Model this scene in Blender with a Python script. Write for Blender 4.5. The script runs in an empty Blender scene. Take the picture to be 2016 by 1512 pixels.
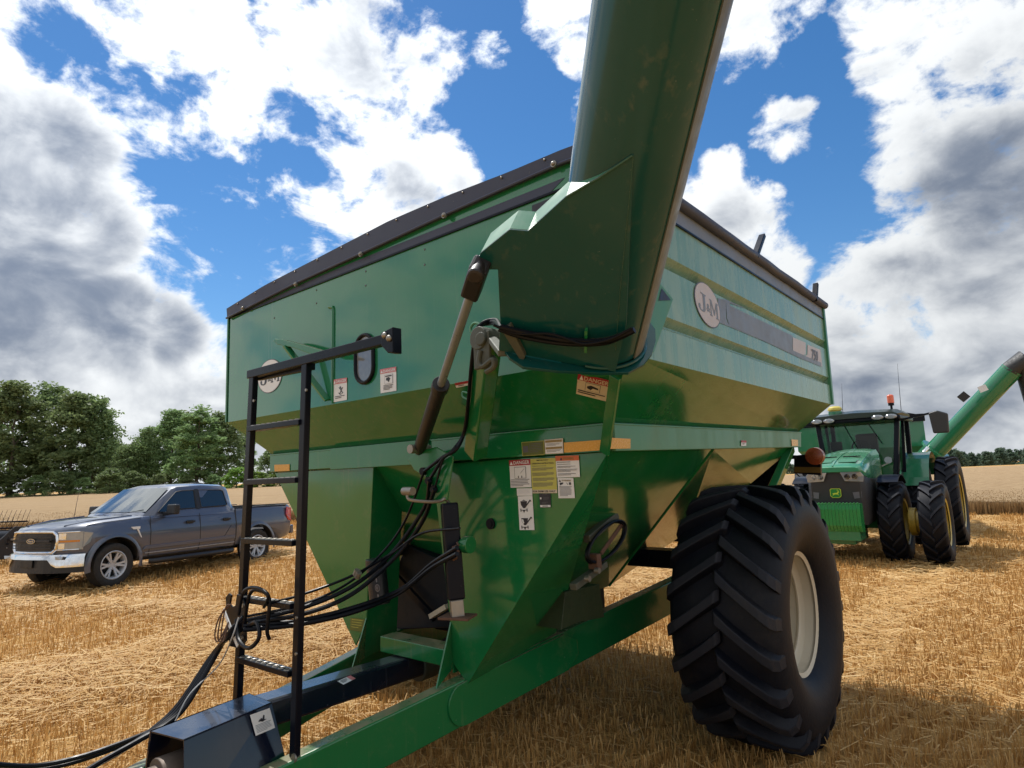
# ------------------------------------------------------------------ lettering and decals
def text_polys(s, bold=False):
    cu = bpy.data.curves.new('t', 'FONT'); cu.body = s; cu.size = 1; cu.resolution_u = 2
    if bold: cu.offset = .018
    o = bpy.data.objects.new('t', cu); COL.objects.link(o)
    bpy.context.view_layer.update()
    dg = bpy.context.evaluated_depsgraph_get()
    me = bpy.data.meshes.new_from_object(o.evaluated_get(dg))
    vs = [V(v.co) for v in me.vertices]; fs = [tuple(p.vertices) for p in me.polygons]
    bpy.data.objects.remove(o); bpy.data.curves.remove(cu); bpy.data.meshes.remove(me)
    x0 = min(v.x for v in vs); x1 = max(v.x for v in vs); y0 = min(v.y for v in vs); y1 = max(v.y for v in vs)
    return [((v.x-x0)/(x1-x0), 1-(v.y-y0)/(y1-y0)) for v in vs], fs
class Decal:
    """sticker with print, laid on a quad given as TL, TR, BR, BL"""
    def __init__(s, q, lift=.003, out=None):
        s.q = [V(p) for p in q]; s.mb = MB(); s.mats = []; s.lv = 0; s.lift = lift
        n = (s.q[1]-s.q[0]).cross(s.q[3]-s.q[0]).normalized()
        if n.dot(CAM-s.q[0]) < 0: n = -n
        s.n = n
    def at(s, x, y, k):
        a = s.q[0].lerp(s.q[1], x); b = s.q[3].lerp(s.q[2], x)
        return a.lerp(b, y) + s.n*(s.lift + .0012*k)
    def mi(s, m):
        if m not in s.mats: s.mats.append(m)
        return s.mats.index(m)
    def rect(s, x0, y0, x1, y1, m, k=0): 
        s.mb.add([s.at(x0, y0, k), s.at(x1, y0, k), s.at(x1, y1, k), s.at(x0, y1, k)], [(0, 1, 2, 3)], s.mi(m)); return s
    def poly(s, pts, m, k=1):
        s.mb.add([s.at(x, y, k) for x, y in pts], [tuple(range(len(pts)))], s.mi(m)); return s
    def disc(s, cx, cy, rx, ry, m, k=1, n=20):
        return s.poly([(cx+rx*math.cos(2*math.pi*i/n), cy+ry*math.sin(2*math.pi*i/n)) for i in range(n)], m, k)
    def text(s, t, x0, y0, x1, y1, m, k=2, bold=True):
        vs, fs = text_polys(t, bold)
        s.mb.add([s.at(x0+(x1-x0)*a, y0+(y1-y0)*b, k) for a, b in vs], fs, s.mi(m)); return s
    def lines(s, x0, y0, x1, y1, n, m, k=2, th=.5, seed=1):
        r = random.Random(seed); h = (y1-y0)/n
        for i in range(n):
            e = x1 - (x1-x0)*(r.random()*.12 if i < n-1 else .35)
            s.rect(x0, y0+i*h, e, y0+i*h+h*th, m, k)
        return s
    def tri(s, x, y, w_, h, m, k=2): return s.poly([(x, y+h), (x+w_, y+h), (x+w_/2, y)], m, k)
    def build(s, name, parent, label=None): return s.mb.build(name, s.mats, parent, fix=False, label=label)
def serif_M(x0, y0, x1, y1):
    P = [(0, 0), (.27, 0), (.52, .62), (.76, 0), (1, 0), (1, .07), (.93, .09), (.93, .91), (1, .93), (1, 1), (.68, 1), (.68, .93), (.76, .91), (.76, .28), (.52, .88), (.46, .88), (.20, .26), (.20, .91), (.28, .93), (.28, 1), (0, 1), (0, .93), (.08, .91), (.08, .09), (0, .07)]
    return [(x0+(x1-x0)*a, y0+(y1-y0)*b) for a, b in P]
def serif_J(x0, y0, x1, y1):
    P = [(.35, 0), (1, 0), (1, .06), (.86, .08), (.86, .72), (.80, .88), (.66, .97), (.45, 1), (.22, .97), (.06, .89), (0, .77), (.04, .68), (.14, .64), (.24, .68), (.26, .76), (.22, .83), (.32, .91), (.45, .92), (.55, .86), (.59, .74), (.59, .08), (.35, .06)]
    return [(x0+(x1-x0)*a, y0+(y1-y0)*b) for a, b in P]
def jm_badge(q, face, ink, rim):
    d = Decal(q)
    d.disc(.5, .5, .5, .5, rim, 0, 40).disc(.5, .5, .475, .48, face, 1, 40)
    d.poly(serif_J(.12, .30, .44, .74), ink, 2)
    d.text('&', .43, .47, .58, .66, ink, 2)
    d.poly(serif_M(.56, .32, .91, .71), ink, 2)
    return d

import bpy, bmesh, math, random
import numpy as np
from mathutils import Vector, Matrix
random.seed(7)
rng = np.random.default_rng(7)
R = math.radians
scene = bpy.context.scene
COL = scene.collection
V = Vector

# ------------------------------------------------------------------ camera
# World frame = the frame of the big grain cart: x runs along its front wall,
# y runs back along its side wall, z is up, ground at the cart is z = 0.
FPX = 1226.94                      # focal length in photo pixels (photo 2016 wide)
YAW, PITCH, ROLL = 0.68848, 0.13927, -0.04216
CAM = V((1.4736, -2.7049, 1.9722))
_f = V((-math.sin(YAW)*math.cos(PITCH), math.cos(YAW)*math.cos(PITCH), math.sin(PITCH)))
_r0 = V((math.cos(YAW), math.sin(YAW), 0))
_u0 = _r0.cross(_f)
_r = _r0*math.cos(ROLL) + _u0*math.sin(ROLL)
_u = -_r0*math.sin(ROLL) + _u0*math.cos(ROLL)
cam_d = bpy.data.cameras.new('camera')
cam = bpy.data.objects.new('camera', cam_d)
COL.objects.link(cam)
cam_d.sensor_width = 36
cam_d.lens = FPX/2016*36
cam_d.clip_start = 0.05
cam_d.clip_end = 3000
M = Matrix.Identity(4)
for i in range(3):
    M[i][0], M[i][1], M[i][2], M[i][3] = _r[i], _u[i], -_f[i], CAM[i]
cam.matrix_world = M
scene.camera = cam

def sight(u, v):                   # survey: direction of a measured photo point
    return _f + _r*((u-1008)/FPX) - _u*((v-756)/FPX)
def onP(u, v, p0, n):              # where that sight line meets a known plane
    D = sight(u, v); n = V(n)
    return CAM + D*(((V(p0)-CAM).dot(n))/D.dot(n))
def onX(u, v, x): return onP(u, v, (x, 0, 0), (1, 0, 0))
def onY(u, v, y): return onP(u, v, (0, y, 0), (0, 1, 0))
def onZ(u, v, z): return onP(u, v, (0, 0, z), (0, 0, 1))
def atD(u, v, d): return CAM + sight(u, v)*d

# ------------------------------------------------------------------ mesh builder
class MB:
    def __init__(s): s.v = []; s.f = []; s.m = []; s.sm = []
    def add(s, verts, faces, mi=0, smooth=False):
        b = len(s.v)
        s.v += [V(p) for p in verts]
        for f in faces:
            s.f.append([b+i for i in f]); s.m.append(mi); s.sm.append(smooth)
        return s
    def quad(s, a, b, c, d, mi=0): return s.add([a, b, c, d], [(0, 1, 2, 3)], mi)
    def poly(s, pts, mi=0): return s.add(pts, [tuple(range(len(pts)))], mi)
    def prism(s, pts, vec, mi=0):
        n = len(pts); vec = V(vec)
        vs = [V(p) for p in pts] + [V(p)+vec for p in pts]
        fs = [tuple(range(n))[::-1], tuple(range(n, 2*n))]
        fs += [(i, (i+1) % n, n+(i+1) % n, n+i) for i in range(n)]
        return s.add(vs, fs, mi)
    def box(s, c, size, rot=None, mi=0):
        hx, hy, hz = size[0]/2, size[1]/2, size[2]/2
        vs = [V((x, y, z)) for z in (-hz, hz) for (x, y) in ((-hx, -hy), (hx, -hy), (hx, hy), (-hx, hy))]
        if rot is not None: vs = [rot @ p for p in vs]
        vs = [p+V(c) for p in vs]
        return s.add(vs, [(3, 2, 1, 0), (4, 5, 6, 7), (0, 1, 5, 4), (1, 2, 6, 5), (2, 3, 7, 6), (3, 0, 4, 7)], mi)
    def bar(s, a, b, w, h, up=(0, 0, 1), mi=0):   # rectangular bar between two points
        a, b = V(a), V(b); d = (b-a).normalized(); up = V(up)
        sd = d.cross(up)
        if sd.length < 1e-5: sd = d.cross(V((1, 0, 0)))
        sd.normalize(); up = sd.cross(d).normalized()
        pts = [a+sd*x*w/2+up*y*h/2 for x, y in ((-1, -1), (1, -1), (1, 1), (-1, 1))]
        return s.prism(pts, b-a, mi)
    def tube(s, path, r, n=8, mi=0, caps=True, smooth=True):
        path = [V(p) for p in path]; k = len(path)
        rs = r if isinstance(r, (list, tuple)) else [r]*k
        t0 = (path[1]-path[0]).normalized()
        a = t0.cross(V((0, 0, 1)))
        if a.length < 1e-3: a = t0.cross(V((1, 0, 0)))
        a.normalize(); vs = []; fs = []
        for i, p in enumerate(path):
            if i == 0: t = path[1]-path[0]
            elif i == k-1: t = path[-1]-path[-2]
            else: t = (path[i+1]-path[i]).normalized()+(path[i]-path[i-1]).normalized()
            if t.length < 1e-6: t = t0
            t = t.normalized(); a = (a - t*a.dot(t))
            if a.length < 1e-5: a = t.cross(V((.3, .7, .2)))
            a.normalize(); b = t.cross(a)
            for j in range(n):
                th = 2*math.pi*j/n
                vs.append(p + (a*math.cos(th)+b*math.sin(th))*rs[i])
        for i in range(k-1):
            for j in range(n):
                fs.append((i*n+j, i*n+(j+1) % n, (i+1)*n+(j+1) % n, (i+1)*n+j))
        s.add(vs, fs, mi, smooth)
        if caps:
            s.add(vs[:n], [tuple(range(n))[::-1]], mi); s.add(vs[-n:], [tuple(range(n))], mi)
        return s
    def cyl(s, a, b, r, n=16, mi=0, smooth=True): return s.tube([a, b], r, n, mi, True, smooth)
    def lathe(s, prof, n=32, mi=0, mat=None, smooth=True, close=False):
        # prof: (x, r) pairs, revolved round the local X axis
        vs = []; fs = []; k = len(prof)
        for j in range(n):
            th = 2*math.pi*j/n
            for x, r in prof: vs.append(V((x, r*math.cos(th), r*math.sin(th))))
        kk = k if close else k-1
        for j in range(n):
            for i in range(kk):
                a, b = j*k+i, j*k+(i+1) % k
                c, d = ((j+1) % n)*k+(i+1) % k, ((j+1) % n)*k+i
                fs.append((a, b, c, d))
        if mat is not None: vs = [mat @ p for p in vs]
        return s.add(vs, fs, mi, smooth)
    def ball(s, c, r, n=12, m=8, mi=0, sc=(1, 1, 1)):
        c = V(c); vs = []; fs = []
        for i in range(m+1):
            ph = math.pi*i/m
            for j in range(n):
                th = 2*math.pi*j/n
                vs.append(c+V((r*sc[0]*math.sin(ph)*math.cos(th), r*sc[1]*math.sin(ph)*math.sin(th), r*sc[2]*math.cos(ph))))
        for i in range(m):
            for j in range(n):
                fs.append((i*n+j, (i+1)*n+j, (i+1)*n+(j+1) % n, i*n+(j+1) % n))
        return s.add(vs, fs, mi, True)
    def xform(s, mat): s.v = [mat @ p for p in s.v]; return s
    def build(s, name, mats, parent=None, bevel=0, seg=2, fix=True, label=None):
        if not isinstance(mats, (list, tuple)): mats = [mats]
        me = bpy.data.meshes.new(name)
        me.from_pydata([tuple(p) for p in s.v], [], s.f)
        for m_ in mats: me.materials.append(m_)
        me.polygons.foreach_set('material_index', s.m)
        me.polygons.foreach_set('use_smooth', s.sm)
        if fix:
            bm = bmesh.new(); bm.from_mesh(me)
            bmesh.ops.remove_doubles(bm, verts=bm.verts, dist=1e-5)
            bmesh.ops.recalc_face_normals(bm, faces=bm.faces)
            for e in bm.edges:
                if len(e.link_faces) == 2 and e.calc_face_angle(0) > .65: e.smooth = False
            bm.to_mesh(me); bm.free()
        me.update()
        o = bpy.data.objects.new(name, me); COL.objects.link(o)
        if parent is not None: o.parent = parent
        if bevel:
            b = o.modifiers.new('bevel', 'BEVEL'); b.width = bevel; b.segments = seg
            b.limit_method = 'ANGLE'; b.angle_limit = R(35)
        if label: o['label'] = label
        return o

def empty(name, loc=(0, 0, 0), parent=None, rot=None):
    o = bpy.data.objects.new(name, None); COL.objects.link(o)
    o.empty_display_size = 0.2
    o.location = loc
    if rot is not None: o.rotation_euler = rot
    if parent is not None: o.parent = parent
    return o
def tag(o, label=None, cat=None, group=None, kind=None):
    if label: o['label'] = label
    if cat: o['category'] = cat
    if group: o['group'] = group
    if kind: o['kind'] = kind
    return o
def copy_tree(o, parent=None):
    c = o.copy(); COL.objects.link(c); c.parent = parent
    for ch in o.children: copy_tree(ch, c)
    return c
def spline(pts, n=8):
    pts = [V(p) for p in pts]; out = []
    P = [pts[0]*2-pts[1]] + pts + [pts[-1]*2-pts[-2]]
    for i in range(1, len(P)-2):
        p0, p1, p2, p3 = P[i-1:i+3]
        for k in range(n):
            t = k/n
            out.append(0.5*((2*p1)+(p2-p0)*t+(2*p0-5*p1+4*p2-p3)*t*t+(3*p1-p0-3*p2+p3)*t**3))
    out.append(pts[-1]); return out

# ------------------------------------------------------------------ materials
def newmat(name):
    m = bpy.data.materials.new(name); m.use_nodes = True
    nt = m.node_tree; nt.nodes.clear()
    out = nt.nodes.new('ShaderNodeOutputMaterial'); b = nt.nodes.new('ShaderNodeBsdfPrincipled')
    nt.links.new(b.outputs[0], out.inputs[0])
    return m, nt, b
def node(nt, t, **kw):
    n = nt.nodes.new(t)
    for k, v in kw.items():
        if k.startswith('i_'): n.inputs[k[2:].replace('_', ' ')].default_value = v
        else: setattr(n, k, v)
    return n
def noise(nt, scale, detail=4, rough=.55, vec=None, dist=0):
    n = node(nt, 'ShaderNodeTexNoise'); n.inputs['Scale'].default_value = scale
    n.inputs['Detail'].default_value = detail; n.inputs['Roughness'].default_value = rough
    n.inputs['Distortion'].default_value = dist
    if vec is not None: nt.links.new(vec, n.inputs['Vector'])
    return n.outputs['Fac']
def ramp(nt, src, lo, hi, a=0., b=1.):
    n = node(nt, 'ShaderNodeMapRange', interpolation_type='SMOOTHSTEP')
    n.inputs[1].default_value = lo; n.inputs[2].default_value = hi
    n.inputs[3].default_value = a; n.inputs[4].default_value = b
    nt.links.new(src, n.inputs[0]); return n.outputs[0]
def mixc(nt, fac, a, b, mode='MIX'):
    n = node(nt, 'ShaderNodeMix', data_type='RGBA', blend_type=mode)
    for sock, val in ((n.inputs[0], fac), (n.inputs[6], a), (n.inputs[7], b)):
        if isinstance(val, (int, float)): sock.default_value = val
        elif isinstance(val, tuple): sock.default_value = val if len(val) == 4 else (*val, 1)
        else: nt.links.new(val, sock)
    return n.outputs[2]
def math_(nt, op, a, b=0.):
    n = node(nt, 'ShaderNodeMath', operation=op)
    for i, val in enumerate((a, b)):
        if isinstance(val, (int, float)): n.inputs[i].default_value = val
        else: nt.links.new(val, n.inputs[i])
    return n.outputs[0]
def bump(nt, b, h, strength=.2, dist=.01):
    n = node(nt, 'ShaderNodeBump'); n.inputs['Strength'].default_value = strength
    n.inputs['Distance'].default_value = dist
    nt.links.new(h, n.inputs['Height']); nt.links.new(n.outputs[0], b.inputs['Normal'])
def objvec(nt): return node(nt, 'ShaderNodeTexCoord').outputs['Object']

def simple(name, c, rough=.5, metal=0., spec=.5, var=.15, scale=6., bmp=0., coat=0.):
    m, nt, b = newmat(name); v = objvec(nt)
    n = noise(nt, scale, 5, .6, v)
    c2 = tuple(x*(1-var) for x in c); c3 = tuple(min(1, x*(1+var)) for x in c)
    nt.links.new(mixc(nt, n, c2, c3), b.inputs['Base Color'])
    nt.links.new(ramp(nt, noise(nt, scale*3, 3, .6, v), .3, .7, max(.02, rough-.08), min(1, rough+.08)), b.inputs['Roughness'])
    b.inputs['Metallic'].default_value = metal; b.inputs['Specular IOR Level'].default_value = spec
    b.inputs['Coat Weight'].default_value = coat; b.inputs['Coat Roughness'].default_value = .05
    if bmp: bump(nt, b, noise(nt, scale*8, 4, .6, v), bmp)
    return m

def paint(name, c, rough=.2, dust=.35, dustc=(.30, .24, .15), fade=None, topdust=.75, streak=0., coat=0., spec=.5, wav=.02):
    """farm machine paint: slightly uneven gloss, dust lying on ledges, wear patches"""
    m, nt, b = newmat(name); v = objvec(nt)
    big = noise(nt, 1.3, 5, .6, v); fine = noise(nt, 28, 4, .65, v)
    c1 = tuple(x*.86 for x in c)
    base = mixc(nt, big, c1, c)
    rg = ramp(nt, big, .3, .75, rough*.8, rough*1.35)
    if fade is not None:
        mp = node(nt, 'ShaderNodeMapping'); mp.inputs['Scale'].default_value = (3.2, 3.2, .35)
        nt.links.new(v, mp.inputs[0])
        st = noise(nt, 2.2, 6, .7, mp.outputs[0])
        fm = math_(nt, 'ADD', math_(nt, 'MULTIPLY', ramp(nt, st, .35, .72), .7), math_(nt, 'MULTIPLY', ramp(nt, big, .35, .7), .3))
        base = mixc(nt, fm, base, fade)
        mp2 = node(nt, 'ShaderNodeMapping'); mp2.inputs['Scale'].default_value = (9, 9, .22)
        nt.links.new(v, mp2.inputs[0])
        st2 = ramp(nt, noise(nt, 2.5, 3, .6, mp2.outputs[0]), .62, .78)
        base = mixc(nt, math_(nt, 'MULTIPLY', st2, streak), base, (.045, .06, .055))
        rg = ramp(nt, fm, 0, 1, rough, rough+.2)
    nz = node(nt, 'ShaderNodeSeparateXYZ'); g = node(nt, 'ShaderNodeNewGeometry')
    nt.links.new(g.outputs['True Normal'], nz.inputs[0])
    up = ramp(nt, nz.outputs[2], .75, .98, 0, topdust)
    patch = ramp(nt, noise(nt, 5, 6, .7, v), .38, .62)
    dm = math_(nt, 'MULTIPLY', up, ramp(nt, patch, 0, 1, .35, 1.))
    side = math_(nt, 'MULTIPLY', ramp(nt, noise(nt, 3.1, 7, .72, v), .5, .85), dust)
    dm = math_(nt, 'MAXIMUM', dm, math_(nt, 'MULTIPLY', side, ramp(nt, fine, .3, .7, .5, 1)))
    base = mixc(nt, dm, base, dustc)
    mps = node(nt, 'ShaderNodeMapping'); mps.inputs['Scale'].default_value = (14, 14, .5); nt.links.new(v, mps.inputs[0])
    run = math_(nt, 'MULTIPLY', ramp(nt, noise(nt, 1.5, 4, .6, mps.outputs[0]), .55, .8), ramp(nt, big, .4, .65, 0, .22))
    base = mixc(nt, run, base, dustc)
    # small scuffs
    sc = ramp(nt, noise(nt, 60, 2, .5, v), .74, .80)
    base = mixc(nt, math_(nt, 'MULTIPLY', sc, .35), base, (.25, .28, .25))
    nt.links.new(base, b.inputs['Base Color'])
    rr = math_(nt, 'ADD', rg, math_(nt, 'MULTIPLY', dm, .45))
    nt.links.new(rr, b.inputs['Roughness'])
    b.inputs['Specular IOR Level'].default_value = spec
    b.inputs['Coat Weight'].default_value = coat; b.inputs['Coat Roughness'].default_value = .06
    if wav: bump(nt, b, noise(nt, 1.6, 2, .4, v), wav, .25)
    return m

GREEN = paint('green_paint', (.010, .165, .05), rough=.13, coat=.3, dust=.34, wav=.035)
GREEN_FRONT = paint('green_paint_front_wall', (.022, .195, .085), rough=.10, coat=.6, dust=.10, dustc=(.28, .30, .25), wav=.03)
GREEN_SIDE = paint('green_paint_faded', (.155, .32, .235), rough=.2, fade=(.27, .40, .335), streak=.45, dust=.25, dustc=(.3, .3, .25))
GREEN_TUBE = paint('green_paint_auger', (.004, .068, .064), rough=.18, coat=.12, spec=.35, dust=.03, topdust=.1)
GREEN_PALE = paint('green_paint_rail', (.035, .21, .095), rough=.3, fade=(.10, .25, .16), dust=.3)
NAVY = paint('black_blue_paint', (.006, .009, .024), rough=.2, dust=.22, dustc=(.14, .14, .15), topdust=.22, coat=.45)
BLACK = paint('black_paint', (.003, .005, .012), rough=.3, dust=.05, dustc=(.09, .09, .09), topdust=.12, spec=.18)
SLATE = paint('slate_vinyl', (.066, .078, .125), rough=.5, dust=.04, dustc=(.12, .12, .14), topdust=.15, spec=.25)
HOSE = simple('hose_rubber', (.002, .003, .007), .4, var=.3, spec=.22)
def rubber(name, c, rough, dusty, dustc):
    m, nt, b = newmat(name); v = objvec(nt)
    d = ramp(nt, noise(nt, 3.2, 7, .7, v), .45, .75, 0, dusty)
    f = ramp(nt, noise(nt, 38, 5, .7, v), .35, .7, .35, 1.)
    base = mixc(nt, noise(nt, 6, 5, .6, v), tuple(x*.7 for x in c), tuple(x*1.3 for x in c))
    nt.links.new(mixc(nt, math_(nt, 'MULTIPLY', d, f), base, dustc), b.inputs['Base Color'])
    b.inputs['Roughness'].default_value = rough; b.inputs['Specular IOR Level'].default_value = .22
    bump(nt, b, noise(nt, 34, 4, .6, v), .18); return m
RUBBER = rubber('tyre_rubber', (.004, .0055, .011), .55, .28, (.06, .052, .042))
RUBBER_WORN_SHEEN = rubber('worn_sheen_tread_rubber', (.016, .018, .026), .58, .3, (.06, .052, .042))  # worn, dusty lug tops, with a bluish sheen lifted into the colour
CREAM = paint('cream_rim_paint', (.60, .54, .42), rough=.35, dust=.3, dustc=(.35, .28, .18), topdust=.3, wav=0)
STEEL = simple('bare_steel', (.30, .28, .25), .4, metal=.7, var=.25, scale=12)
CHROME = simple('chrome', (.75, .76, .78), .12, metal=1., var=.05)
BARREL = paint('dark_barrel', (.011, .010, .012), rough=.4, dust=.5, dustc=(.075, .038, .024), topdust=.3)
RUST = simple('rusty_steel', (.11, .055, .035), .75, var=.45, scale=14, bmp=.2)
DIRTY = simple('grimy_bracket', (.075, .08, .06), .6, var=.35, scale=10, bmp=.1)
DARKGREY = simple('dark_grey_metal', (.014, .017, .024), .5, var=.35, scale=6, spec=.2)
WHITE = simple('white_decal', (.72, .73, .74), .35, var=.06)
PALEPINK = simple('faded_cream_decal', (.50, .47, .49), .5, var=.1)
LILAC = simple('faded_grey_decal', (.18, .205, .245), .45, var=.25, scale=3)
DKDECAL = simple('dark_decal', (.02, .02, .03), .4)
GREYDK = simple('grey_print', (.10, .10, .12), .45)
RED = simple('red_decal', (.35, .015, .03), .4)
PINK = simple('faded_red_decal', (.55, .16, .18), .4)
ORANGE = simple('orange_decal', (.62, .14, .04), .4)
AMBER = simple('amber_reflector', (.66, .33, .025), .25, var=.1, scale=30)
YELLOW = simple('yellow_decal', (.50, .48, .10), .4)
OLIVE = simple('olive_decal', (.10, .12, .02), .4)
BROWN = simple('brown_print', (.28, .19, .06), .4)
CREAMDEC = simple('cream_decal', (.62, .54, .42), .4)
# ------------------------------------------------------------------ sky and sun
SUN_EL, SUN_AZ = R(60), None
sun_dir = V((-math.cos(R(22))*math.cos(SUN_EL), math.sin(R(22))*math.cos(SUN_EL), math.sin(SUN_EL))).normalized()
sd = bpy.data.lights.new('sun', 'SUN'); sd.energy = 3.4; sd.angle = R(.5); sd.color = (1, .965, .91)
so = bpy.data.objects.new('sun', sd); COL.objects.link(so)
so.rotation_euler = sun_dir.to_track_quat('Z', 'Y').to_euler()
so.location = (0, 0, 30)

w = bpy.data.worlds.new('World'); scene.world = w; w.use_nodes = True
nt = w.node_tree; nt.nodes.clear()
wout = nt.nodes.new('ShaderNodeOutputWorld')
sky = node(nt, 'ShaderNodeTexSky', sky_type='NISHITA'); sky.sun_disc = False
sky.sun_elevation = SUN_EL; sky.sun_rotation = math.atan2(sun_dir.x, sun_dir.y)
sky.air_density = 1.0; sky.dust_density = .1; sky.ozone_density = 3.0
tc = node(nt, 'ShaderNodeTexCoord'); dirv = tc.outputs['Generated']
nrm = node(nt, 'ShaderNodeVectorMath', operation='NORMALIZE'); nt.links.new(dirv, nrm.inputs[0]); dirv = nrm.outputs[0]

def blobs(lst, soft=.45):
    tot = None
    for (dv, rad, wgt) in lst:
        d = node(nt, 'ShaderNodeVectorMath', operation='DOT_PRODUCT'); nt.links.new(dirv, d.inputs[0])
        d.inputs[1].default_value = tuple(dv)
        # cos falls off ~ 1-a^2/2
        o = ramp(nt, d.outputs['Value'], math.cos(rad*(1+soft)), math.cos(rad*max(.05, 1-soft*1.4)), 0, wgt)
        tot = o if tot is None else math_(nt, 'MAXIMUM', tot, o)
    return tot
def sk(u, v, r, wgt=1.):
    return (sight(u, v).normalized(), r/FPX*.74, wgt)
def az(a, e, r, wgt=1.):          # world azimuth (deg from +y to +x), elevation, radius
    a, e = R(a), R(e)
    return (V((math.sin(a)*math.cos(e), math.cos(a)*math.cos(e), math.sin(e))), R(r), wgt)
cloud = [sk(*b) for b in (
    (40, 30, 130), (250, 40, 130), (390, 80, 130), (490, 140, 95), (20, 190, 140), (110, 260, 120),
    (60, 380, 200), (190, 420, 125), (255, 360, 75), (270, 250, 45), (60, 570, 190), (190, 600, 140), (310, 650, 120), (400, 690, 80),
    (60, 770, 200), (260, 790, 170), (420, 800, 120),
    (640, 60, 95), (740, 60, 120), (820, 140, 90), (720, 190, 110), (780, 260, 110), (850, 320, 85), (700, 350, 80), (645, 395, 50),
    (770, 390, 100), (890, 350, 60), (690, 450, 55), (830, 400, 70), (560, 40, 60),
    (470, 300, 38, .8), (540, 335, 22, .7), (385, 308, 22, .7), (972, 105, 38, .8), (345, 245, 24, .6), (350, 400, 36, .55), (610, 260, 26, .6),
    (330, 730, 90), (450, 860, 110), (150, 880, 160), (1640, 850, 110), (1095, 30, 70), (1125, 105, 42), (1490, 30, 75), (1560, 20, 55), (1560, 120, 24, .6),
    (1548, 250, 55), (1585, 215, 32), (1500, 270, 26, .8), (1420, 330, 45), (1400, 420, 85), (1470, 470, 85), (1530, 530, 55), (1640, 300, 22, .6), (1530, 380, 18, .5),
    (1720, 40, 80), (1830, 50, 130), (1930, 130, 170), (1740, 150, 70), (1810, 250, 95), (1950, 330, 180), (1800, 400, 80), (1870, 480, 120),
    (1760, 560, 80), (1680, 600, 75), (1640, 650, 60), (1760, 700, 140), (1920, 680, 190), (1710, 440, 30, .7), (1880, 830, 160), (1700, 790, 90), (2100, 500, 160))]
cloud += [az(170, 28, 30), az(130, 40, 30), az(95, 30, 30), az(75, 22, 22), az(215, 35, 25), az(60, 50, 18), az(110, 70, 20), az(180, 65, 22), az(150, 35, 22), az(110, 50, 16), az(185, 55, 18), az(200, 18, 20), az(75, 40, 14), az(125, 12, 14), az(90, 15, 16), az(60, 70, 10), az(240, 30, 18), az(160, 10, 18),
          az(255, 12, 14), az(280, 45, 16), az(-70, 30, 14), az(-80, 12, 14), az(-45, 75, 8), az(70, 8, 12), az(-75, 58, 12)]
grey = [sk(*b) for b in (
    (60, 330, 120), (130, 420, 105), (30, 440, 120), (190, 360, 60, .6), (60, 640, 110), (210, 640, 85), (330, 650, 60, .8), (120, 560, 70, .5), (100, 700, 80, .5), (30, 250, 70, .6),
    (730, 90, 75, .28), (700, 140, 40, .2), (800, 400, 60, .5), (700, 300, 40, .25), (380, 60, 50, .3),
    (1975, 320, 90, .8), (1900, 380, 70, .7), (1985, 430, 90, .8), (1880, 620, 120, .55), (1760, 790, 120, .55), (1900, 820, 150, .6), (1990, 700, 110, .4), (1990, 120, 70, .4), (1690, 720, 80, .5), (1440, 420, 40, .3))]
grey += [az(150, 34, 9, .5), az(185, 50, 10, .6), az(200, 10, 12, .6), az(100, 50, 10, .5)]
cov = blobs(cloud, .75)
mp = node(nt, 'ShaderNodeMapping'); nt.links.new(dirv, mp.inputs[0]); mp.inputs['Scale'].default_value = (1, 1, 1.5)
def fb(vec, sc, det, ro, di=0.): return math_(nt, 'SUBTRACT', noise(nt, sc, det, ro, vec, di), .5)
def shifted(k):
    o = node(nt, 'ShaderNodeVectorMath', operation='ADD'); nt.links.new(mp.outputs[0], o.inputs[0]); o.inputs[1].default_value = tuple(sun_dir*k); return o.outputs[0]
n0 = fb(mp.outputs[0], 3.2, 3, .55)
n1 = fb(mp.outputs[0], 8, 12, .60, .35)
n2 = fb(mp.outputs[0], 24, 9, .62, .25)
n3 = fb(shifted(.03), 8, 7, .52, .35)
n1b = fb(mp.outputs[0], 8, 7, .52, .35)
covc = node(nt, 'ShaderNodeClamp'); nt.links.new(cov, covc.inputs[0])
clear = blobs([sk(*b) for b in ((120, 95, 60), (140, 110, 60), (225, 175, 70), (300, 235, 72), (370, 320, 80), (430, 390, 100), (350, 500, 55), (500, 430, 110), (560, 530, 90), (450, 540, 95), (560, 230, 55), (520, 280, 60), (600, 330, 40), (395, 460, 80), (1000, 230, 110), (1640, 400, 60), (1600, 130, 60), (1660, 230, 50))], .6)
den = math_(nt, 'ADD', covc.outputs[0], math_(nt, 'MULTIPLY', n1, 3.6))
den = math_(nt, 'ADD', den, math_(nt, 'MULTIPLY', n2, 1.5))
den = math_(nt, 'ADD', den, math_(nt, 'MULTIPLY', n0, .5))
den = math_(nt, 'SUBTRACT', den, math_(nt, 'MULTIPLY', clear, .55))
sepz = node(nt, 'ShaderNodeSeparateXYZ'); nt.links.new(dirv, sepz.inputs[0])
gcov = node(nt, 'ShaderNodeClamp'); nt.links.new(blobs(grey, .8), gcov.inputs[0])
den = math_(nt, 'ADD', den, math_(nt, 'MULTIPLY', ramp(nt, sepz.outputs[2], .22, .02), .80))
den = math_(nt, 'ADD', den, math_(nt, 'MULTIPLY', gcov.outputs[0], .6))
mask = ramp(nt, den, .34, 1.02)
relief = math_(nt, 'MULTIPLY', math_(nt, 'SUBTRACT', n1b, n3), 2.1)
sh = math_(nt, 'ADD', math_(nt, 'MULTIPLY', gcov.outputs[0], .62), math_(nt, 'MULTIPLY', relief, -.9))
sh = math_(nt, 'ADD', sh, math_(nt, 'MULTIPLY', n1, .55))
sh = math_(nt, 'ADD', sh, math_(nt, 'MULTIPLY', n0, 1.3))
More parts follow.
